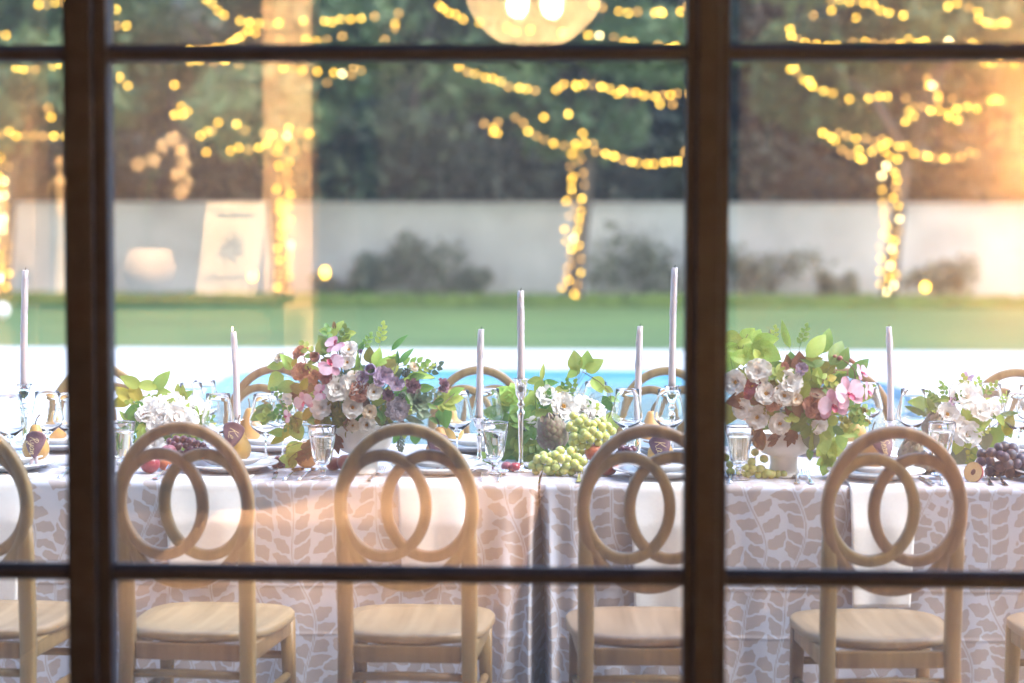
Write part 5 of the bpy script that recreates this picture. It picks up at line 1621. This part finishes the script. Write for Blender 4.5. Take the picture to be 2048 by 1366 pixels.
# trailing amaranth over the rim
P, n, Y = A.pt(1082, 950)
link('green_amaranth', BL['green_amaranth'][0], A.t, P - A.o, None, .055)
A.airy(11, ['leaf_lime', 'leaf_green'], 31, 20, 150)
A.airy(6, ['leaf_lime', 'leaf_green'], 32, 170, 215)
A.finish()
# --- right bouquet
cB = (1400, 620, 3.595)
base = on_t(1567, 953)
B = Bouquet('flower_arrangement', 'right bouquet of open white roses, pink orchids and lime leaves in a cream vase', 'flower arrangement', (base.x, base.y, ZT), cB, base.y, (1580, 790), (165, 130), .12, 'vase bouquets on the table')
compote(B.t, .086, .135, .062)
for k, cx, cy, d in [
 ('open_rose', 258, 520, 185), ('white_rose', 420, 440, 150), ('white_rose', 650, 520, 150), ('open_rose', 605, 615, 165), ('open_rose', 475, 600, 165), ('open_rose', 410, 770, 180), ('open_rose', 575, 818, 160), ('white_rose', 305, 710, 120), ('pansy', 372, 545, 140), ('pansy', 350, 600, 90), ('ranunculus', 528, 660, 105), ('ranunculus', 810, 690, 125),
 ('orchid', 1082, 600, 250), ('orchid', 965, 690, 230), ('orchid', 1172, 445, 130), ('orchid', 1222, 585, 140), ('mauve_rose', 730, 425, 75), ('ranunculus', 870, 735, 90), ('white_rose', 860, 830, 100), ('hellebore', 1040, 810, 110), ('amaranth', 1165, 720, 120), ('amaranth', 1190, 800, 110), ('hellebore', 540, 530, 80), ('carnation', 610, 405, 60), ('hellebore', 500, 720, 90), ('cream_rose', 690, 640, 90)]:
    B.bloom(k, cx, cy, d, spin=(.2 if k == 'orchid' else None))
for kd, m, cx, cy, s, a in [
 ('round', 'leaf_lime', 215, 225, 165, 200), ('round', 'leaf_lime', 345, 175, 120, 40), ('oval', 'leaf_lime', 330, 235, 110, 20), ('lobed', 'leaf_lime', 480, 300, 210, 330), ('oval', 'leaf_lime', 320, 335, 190, 5), ('round', 'leaf_lime', 210, 385, 170, 230), ('lobed', 'leaf_lime', 200, 330, 170, 190), ('long', 'leaf_sage', 500, 190, 90, 85), ('round', 'leaf_lime', 250, 290, 120, 160), ('oval', 'leaf_lime', 420, 340, 120, 300),
 ('oval', 'leaf_green', 845, 385, 110, 30), ('long', 'leaf_green', 775, 375, 110, 150), ('trefoil', 'leaf_lime', 750, 470, 170, 60), ('oval', 'leaf_lime', 840, 480, 130, 260), ('oval', 'leaf_lime', 740, 590, 150, 240), ('sprig', 'leaf_lime', 900, 500, 190, 340), ('lobed', 'leaf_lime', 620, 450, 130, 20), ('oval', 'leaf_green', 590, 470, 110, 200), ('oval', 'leaf_lime', 1130, 515, 70, 85), ('oval', 'leaf_green', 690, 450, 90, 120), ('round', 'leaf_yellow', 950, 490, 70, 20),
 ('oval', 'leaf_brown', 850, 600, 150, 350), ('round', 'leaf_brown', 270, 650, 150, 190), ('round', 'leaf_olive', 220, 740, 160, 250), ('oval', 'leaf_brown', 700, 720, 130, 300), ('oakleaf', 'leaf_brown', 545, 940, 170, 265), ('oakleaf', 'leaf_brown', 655, 915, 140, 250), ('oakleaf', 'leaf_brown', 420, 920, 160, 255), ('round', 'leaf_brown', 430, 960, 110, 290), ('oval', 'leaf_brown', 790, 650, 100, 200),
 ('trefoil', 'leaf_green', 700, 840, 120, 200), ('long', 'leaf_lime', 820, 820, 160, 62), ('long', 'leaf_green', 760, 780, 90, 50), ('lobed', 'leaf_lime', 890, 950, 200, 290), ('round', 'leaf_sage', 800, 940, 150, 270), ('lobed', 'leaf_lime', 930, 1040, 170, 265), ('oval', 'leaf_green', 790, 1040, 90, 280), ('oval', 'leaf_lime', 1020, 940, 150, 280), ('oval', 'leaf_lime', 1060, 880, 140, 350), ('round', 'leaf_lime', 950, 800, 90, 200), ('oval', 'leaf_green', 1000, 870, 110, 320), ('trefoil', 'leaf_lime', 660, 760, 70, 90), ('lobed', 'leaf_lime', 900, 1130, 120, 250)]:
    B.leaf(kd, m, cx, cy, s, a)
B.fill(110, ['oval', 'round', 'long'], ['leaf_olive', 'leaf_brown', 'leaf_lime', 'leaf_green', 'leaf_green'], (24, 42), 4, (.85, .7))
B.stem([(1000, 340), (1060, 380), (1110, 430), (1118, 500), (1100, 620)], .0018, 'twig')
for cx, cy, d in [(970, 332, 32), (1005, 345, 42), (1078, 362, 46), (1098, 372, 36)]:
    P, n, Y = B.pt(cx, cy)
    obj('bud', MB().ball((0, 0, 0), d / 3.595 * pxm(Y) / 2, 10, 8, sc=(1, .9, .8)), M['rust_petal'], B.t, P - B.o)
B.stem([(300, 300), (330, 200), (345, 175)], .0014)
B.stem([(700, 440), (690, 560), (640, 700)], .0014)
B.airy(9, ['leaf_lime', 'leaf_green'], 33, 20, 120)
B.airy(6, ['leaf_lime', 'leaf_green'], 34, -40, 10)
B.finish()
# --- low garlands
def garland(label, crop, cx_px, base_py, Rp, blooms, leaves, fill, ms, seed, cen=None):
    b = on_t(cx_px, base_py)
    G = Bouquet('table_garland', label, 'garland', (b.x, b.y, ZT), crop, b.y, cen or (cx_px, base_py + 20 - Rp[1] * .7), Rp, .09, 'low flower garlands')
    for k, cx, cy, d in blooms: G.bloom(k, cx, cy, d)
    for kd, m, cx, cy, s, a in leaves: G.leaf(kd, m, cx, cy, s, a)
    if fill: G.fill(fill, ['oval', 'trefoil', 'sprig', 'round'], ms, (18, 34), seed)
    G.airy(9, ['leaf_lime', 'leaf_green'], seed + 40, 10, 170, (28, 46))
    return G.finish()
cL = (200, 620, 3.595)
garland('low garland of white roses and lime leaves right of the left post', cL, 325, 916, (110, 80),
 [('white_rose', 350, 700, 150), ('white_rose', 500, 680, 180), ('white_rose', 440, 765, 150), ('white_rose', 545, 775, 185), ('white_rose', 625, 785, 140), ('white_rose', 690, 690, 150), ('white_rose', 405, 835, 125), ('white_rose', 385, 965, 125), ('white_rose', 320, 745, 120), ('cream_rose', 160, 960, 110), ('white_rose', 590, 700, 120)],
 [('oval', 'leaf_lime', 440, 510, 160, 50), ('oval', 'leaf_lime', 330, 540, 150, 165), ('oval', 'leaf_lime', 220, 515, 150, 150), ('round', 'leaf_lime', 460, 600, 100, 10), ('oval', 'leaf_lime', 595, 620, 140, 100), ('oval', 'leaf_green', 630, 605, 80, 40), ('oval', 'leaf_yellow', 170, 600, 180, 130), ('oval', 'leaf_yellow', 250, 590, 160, 120), ('oval', 'leaf_yellow', 150, 660, 150, 190), ('oval', 'leaf_lime', 690, 735, 90, 100), ('oval', 'leaf_green', 740, 755, 90, 60), ('trefoil', 'leaf_green', 740, 825, 110, 20), ('oval', 'leaf_yellow', 800, 830, 80, 20), ('oval', 'leaf_lime', 390, 640, 110, 200), ('oval', 'leaf_lime', 300, 660, 120, 200), ('lobed', 'leaf_green', 250, 780, 160, 230), ('oval', 'leaf_brown', 320, 770, 80, 240), ('oval', 'leaf_lime', 290, 870, 110, 250), ('oval', 'leaf_green', 210, 760, 110, 160), ('round', 'leaf_green', 230, 860, 110, 200), ('sprig', 'leaf_lime', 270, 690, 170, 160), ('oval', 'leaf_lime', 340, 890, 110, 300), ('round', 'leaf_green', 170, 1050, 120, 250), ('oval', 'leaf_lime', 560, 580, 90, 95)],
 26, ['leaf_green', 'leaf_lime', 'leaf_sage'], 5)
cC = (840, 560, 3.104)
garland('low garland of green vines and white roses around the tall silver candlestick', cC, 1095, 918, (120, 100),
 [('open_rose', 890, 785, 180), ('white_rose', 790, 715, 115), ('white_rose', 700, 920, 110), ('open_rose', 1075, 820, 170), ('white_rose', 1010, 800, 130)],
 [('oval', 'leaf_lime', 710, 625, 90, 190), ('long', 'leaf_lime', 760, 570, 100, 85), ('oval', 'leaf_green', 800, 640, 100, 20), ('oval', 'leaf_lime', 880, 680, 100, 20), ('oval', 'leaf_green', 780, 740, 130, 70), ('oval', 'leaf_lime', 735, 665, 100, 240), ('lobed', 'leaf_lime', 540, 700, 130, 150), ('round', 'leaf_lime', 530, 740, 110, 200), ('oval', 'leaf_lime', 590, 860, 160, 255), ('lobed', 'leaf_green', 660, 800, 170, 80), ('oval', 'leaf_lime', 680, 750, 120, 70), ('lobed', 'leaf_green', 460, 820, 130, 180), ('oval', 'leaf_lime', 740, 830, 120, 30), ('lobed', 'leaf_green', 620, 940, 160, 200), ('lobed', 'leaf_green', 560, 1010, 170, 250), ('lobed', 'leaf_lime', 690, 1020, 160, 330), ('sprig', 'leaf_lime', 850, 970, 170, 30), ('sprig', 'leaf_green', 760, 1050, 190, 20), ('lobed', 'leaf_lime', 650, 1110, 170, 220), ('lobed', 'leaf_yellow', 620, 1210, 130, 200), ('lobed', 'leaf_lime', 790, 1215, 140, 300), ('oval', 'leaf_green', 540, 1060, 130, 240), ('oval', 'leaf_lime', 390, 1085, 70, 160),
  ('round', 'leaf_lime', 965, 500, 120, 105), ('round', 'leaf_lime', 1030, 500, 115, 75), ('round', 'leaf_lime', 1085, 530, 120, 40), ('oval', 'leaf_lime', 950, 575, 105, 215), ('round', 'leaf_lime', 1105, 650, 105, 300), ('oval', 'leaf_lime', 1170, 680, 70, 330), ('oval', 'leaf_green', 1015, 775, 100, 200), ('oval', 'leaf_green', 1165, 770, 110, 300), ('round', 'leaf_lime', 1190, 890, 130, 270), ('oval', 'leaf_green', 1080, 900, 120, 250), ('oval', 'leaf_lime', 620, 700, 110, 200), ('oval', 'leaf_lime', 1600 - 400, 740, 70, 350)],
 70, ['leaf_green', 'leaf_lime', 'leaf_sage', 'leaf_lime'], 6, (1085, 860)).stem([(1010, 570), (1110, 630), (1180, 700), (1195, 800), (1150, 900)], .0013, 'twig')
cR = (1700, 620, 3.595)
garland('low garland of white flowers and clematis bells above the black grapes', cR, 1925, 924, (110, 90),
 [('open_rose', 700, 750, 170), ('white_rose', 840, 610, 180), ('white_rose', 850, 890, 160), ('white_rose', 950, 720, 140), ('clematis', 835, 505, 95), ('clematis', 738, 660, 60), ('white_rose', 760, 800, 110), ('white_rose', 1030, 700, 100)],
 [('oval', 'leaf_green', 668, 557, 75, 165), ('oval', 'leaf_green', 680, 642, 85, 180), ('oval', 'leaf_green', 800, 645, 110, 350), ('oval', 'leaf_lime', 840, 735, 140, 100), ('round', 'leaf_lime', 930, 810, 160, 15), ('oval', 'leaf_green', 1010, 745, 90, 140), ('oval', 'leaf_lime', 1085, 790, 110, 320), ('oval', 'leaf_yellow', 1140, 820, 160, 80), ('round', 'leaf_green', 1040, 930, 170, 250), ('round', 'leaf_sage', 970, 940, 130, 270), ('sprig', 'leaf_lime', 940, 880, 130, 20), ('sprig', 'leaf_lime', 860, 1060, 170, 260), ('lobed', 'leaf_lime', 780, 960, 150, 250), ('oval', 'leaf_lime', 1140, 870, 110, 290), ('lobed', 'leaf_sage', 780, 1080, 150, 260), ('oval', 'leaf_green', 780, 610, 80, 60), ('oval', 'leaf_green', 890, 1040, 110, 250), ('oval', 'leaf_sage', 640, 690, 70, 330)],
 26, ['leaf_green', 'leaf_lime', 'leaf_sage'], 7, (1925, 850)).stem([(720, 690), (715, 580), (745, 520), (800, 500)], .0011, 'twig')

# fruit
def grape_bunch(label, pts, crop, dia, m, Yb, depth, group, seed, extra=10, stem_px=None):
    rr = random.Random(seed)
    ox, oy, s = crop
    xs = [ox + a / s for a, b in pts]; ys = [oy + b / s for a, b in pts]
    cx, cy = sum(xs) / len(xs), sum(ys) / len(ys)
    c = at(cx, cy, Yb)
    t = thing('grape_bunch', label, 'grapes', (c.x, c.y, ZT), 0, group)
    r = dia / s * pxm(Yb) / 2
    me = MB().ball((0, 0, 0), 1, 14, 10).mesh('grape', M[m])
    rx = max(abs(x - cx) for x in xs) + 1; ry = max(abs(y - cy) for y in ys) + 1
    for x, y in zip(xs, ys):
        q = max(0, 1 - ((x - cx) / rx) ** 2 * .6 - ((y - cy) / ry) ** 2 * .6)
        P = at(x, y, Yb - depth * q + rr.uniform(-.004, .004))
        P.z = max(P.z, ZT + r * .95)
        k = r * rr.uniform(.9, 1.08)
        link('grape', me, t, P - Vector(t.location), (rr.uniform(0, 3), rr.uniform(0, 3), rr.uniform(0, 3)), (k, k, k * rr.uniform(1.0, 1.14)))
    for i in range(extra):
        P = at(cx + rr.uniform(-.8, .8) * rx, cy + rr.uniform(-.7, .7) * ry, Yb + rr.uniform(0, .03))
        P.z = max(P.z, ZT + r * .95)
        link('grape', me, t, P - Vector(t.location), None, r)
    top = at(cx, min(ys), Yb)
    obj('stem', MB().tube([Vector((0, .01, .02)), (top - Vector(t.location)) * .8 + Vector((0, .01, 0)), top - Vector(t.location) + Vector((.01, 0, .012))], .0016, 6), M['twig'], t)
cD = (1100, 560, 3.104)
grape_bunch('large upper bunch of green grapes right of the artichoke', [(148,843),(205,858),(150,925),(210,945),(235,888),(290,880),(325,908),(265,932),(255,990),(305,965),(150,970),(205,985),(140,1010),(200,1025),(145,1055),(195,1070),(270,895),(300,1010),(345,970),(385,940),(180,880),(240,1035),(125,905),(165,1000),(230,965),(360,905)], cD, 53, 'grape_green', YE + .34, .07, 'bunches of grapes', 1, 14)
grape_bunch('lower bunch of green grapes lying left of the peach', [(730,1115),(800,1125),(840,1085),(745,1160),(790,1175),(845,1160),(895,1180),(860,1222),(910,1110),(960,1140),(940,1205),(910,1150),(985,1170),(870,1060),(720,1195),(810,1215),(770,1110),(880,1110),(935,1060),(980,1100),(700,1150),(1010,1130)], cC, 56, 'grape_green', YE + .22, .05, 'bunches of grapes', 2, 8)
grape_bunch('green grapes spilling before the cream vase of the right bouquet', [(395,1022),(370,1090),(460,1070),(378,1142),(430,1140),(480,1170),(418,1200),(465,1210),(515,1225),(560,1218),(215,1110),(220,1165),(300,1185),(340,1180),(330,1130),(185,1060),(500,1175),(600,1195)], cB, 60, 'grape_green', YE + .20, .04, 'bunches of grapes', 3, 5)
grape_bunch('bunch of dark red grapes behind the hoop of the second chair', [(500,945),(550,930),(560,985),(620,975),(655,955),(700,960),(690,1000),(630,1020),(590,1040),(545,1030),(720,1000),(740,975),(600,930),(650,1000),(760,1010),(570,1060),(640,940),(530,965)], cL, 58, 'grape_red', YE + .36, .05, 'bunches of grapes', 4, 10)
grape_bunch('bunch of bloomed black grapes at the right edge', [(1105,985),(1015,1025),(1080,1045),(1160,1040),(1005,1085),(1075,1125),(1135,1105),(1200,1105),(1005,1160),(1150,1175),(950,1040),(1070,990),(1230,1070),(1240,1150),(945,1090),(1200,1170),(1170,1000),(1060,1170),(1110,1060),(1250,1110)], cR, 76, 'grape_black', YE + .22, .05, 'bunches of grapes', 5, 10)
grape_bunch('few dark grapes between the chair hoop and the Kai pear', [(445,1045),(490,1060),(465,1075),(515,1050),(430,1080)], cD, 50, 'grape_red', YE + .40, .02, 'bunches of grapes', 6, 5)
grape_bunch('few red grapes left of the goblet before the tall bouquet', [(160,1090),(200,1075),(245,1095),(220,1120),(280,1130),(180,1125)], cA, 55, 'grape_red', YE + .35, .02, 'bunches of grapes', 7, 3)
def fruit(name, label, px, py, dpx, m, Yb, cat, sq=.94, seed=0, group=None):
    P = at(px, py, Yb); r = dpx * pxm(Yb) / 2
    rr = random.Random(seed)
    a0 = rr.uniform(0, 6)
    prof = [(.001, -.93), (.35, -.92), (.72, -.70), (.95, -.28), (1.0, .05), (.92, .45), (.68, .78), (.36, .93), (.12, .88), (.001, .82)]
    mb = MB().lathe([(a * r, b * r * sq) for a, b in prof], 26, 0, None, lambda a, z: -.05 * math.exp(-((math.atan2(math.sin(a - a0), math.cos(a - a0))) / .25) ** 2))
    o = obj(name, mb, M[m], None, (P.x, P.y, max(P.z, ZT + .93 * r * sq)), (rr.uniform(-.15, .15), rr.uniform(-.15, .15), 0))
    tag(o, label, cat, group)
    obj('stem', MB().tube([(0, 0, .80 * r * sq), (.002, 0, 1.02 * r * sq)], .0012, 6), M['twig'], o)
    return o
fruit('plum', 'bright red plum on the cloth behind the second chair', 300, 937, 41, 'plum_red', YE + .20, 'plum', seed=1)
fruit('plum', 'dusky pink plum above the red plum, before the dark red grapes', 337, 905, 34, 'plum_pink', YE + .30, 'plum', seed=2)
fruit('plum', 'half-hidden orange-red plum right of the bright red plum', 331, 930, 30, 'peach', YE + .26, 'plum', seed=3)
fruit('fig', 'green fig left of the bright red plum', 268, 936, 26, 'fig', YE + .26, 'fig', seed=4)
fruit('peach', 'red peach half behind the chair hoop by the green grapes', 1214, 944, 46, 'peach', YE + .22, 'peach', seed=5)
fruit('peach', 'orange peach between the upper green grapes and the chair hoop', 1188, 905, 38, 'peach', YE + .30, 'peach', seed=6)
fruit('persimmon', 'orange persimmon right of the goblet before the tall bouquet', 695, 932, 44, 'peach', YE + .28, 'persimmon', .8, seed=7)
fruit('persimmon', 'small orange persimmon at the foot of the tall bouquet vase', 668, 938, 34, 'peach', YE + .30, 'persimmon', .8, seed=8)
fruit('plum', 'small dusky plum left of the tall silver candlestick foot', 1013, 938, 22, 'plum_pink', YE + .30, 'plum', seed=9)
fruit('plum', 'small red plum beside the tall silver candlestick foot', 1030, 938, 22, 'plum_red', YE + .28, 'plum', seed=10)
fruit('plum', 'red plum beside the right post behind the Kai plates', 1356, 937, 26, 'plum_red', YE + .34, 'plum', seed=11)
fruit('pear_half', 'brown-skinned pear lying left of the goblet before the tall bouquet', 614, 915, 50, 'pear', YE + .36, 'pear', 1.1, seed=12)
# halved peach, cut face turned to the viewer
P = at(1946, 943, YE + .12); r = 21 * pxm(YE + .12)
hp = thing('halved_peach', 'halved red-skinned peach showing its golden flesh, left of the black grapes', 'peach', (P.x, P.y, ZT + r * .96))
mb = MB(); mb.grid(lambda u, v: Vector((math.cos(2*PI*u) * math.cos(v * PI / 2), math.sin(v * PI / 2) * .95, math.sin(2*PI*u) * math.cos(v * PI / 2))) * r, 28, 8)
obj('skin', mb, M['plum_red'], hp)
mb = MB(); mb.grid(lambda u, v: Vector((math.cos(2*PI*u) * v * .97, -.012 + .06 * (1 - v) ** 2, math.sin(2*PI*u) * v * .97)) * r, 28, 6)
obj('flesh', mb, M['peach_flesh'], hp)
obj('stone', MB().ball((0, .06 * r, .02 * r), .36 * r, 12, 8, sc=(.75, .25, 1)), M['pit'], hp)
hp.rotation_euler = (R(-14), R(20), R(-46))
# artichokes: overlapping bracts
am_ = MB()
rr = random.Random(5)
for l in range(8):
    f = l / 7
    n = 9 - l // 2
    z = -.45 + .85 * f
    for k in range(n):
        a = 2 * PI * (k + .5 * (l % 2)) / n
        rad = .46 * math.sqrt(max(.02, 1 - (z * 1.05) ** 2)) if l < 7 else .10
        petal(am_, a, rad * .92, .40 - .06 * f, .19 - .05 * f, 52 - 50 * f, 4 - 34 * f, .35, 0, .0, 0, rr, z - .05, .4, 4, 4)
am_.ball((0, 0, -.02), .36, 14, 10)
am_.tube([(0, 0, -.4), (0, 0, -.62)], .09, 8)
art_me = am_.mesh('artichoke', M['artichoke'])
for px, py, d, Yb, lab, tl in [(1104, 865, 58, YE + .40, 'purple-green artichoke left of the upper green grapes', (.3, .1)), (1822, 905, 46, YE + .40, 'pale green artichoke behind the right chair rings', (.5, .2)), (1850, 945, 42, YE + .30, 'small artichoke lying behind the right chair hoop', (1.2, .4)), (1866, 850, 38, YE + .52, 'pinkish artichoke behind the right goblet', (.2, .3))]:
    P = at(px, py, Yb); sz = d * pxm(Yb)
    tag(link('artichoke', art_me, None, (P.x, P.y, max(P.z, ZT + .45 * sz)), (tl[0] * .5, tl[1], px), sz * 1.05), lab, 'artichoke', 'artichokes on the table')
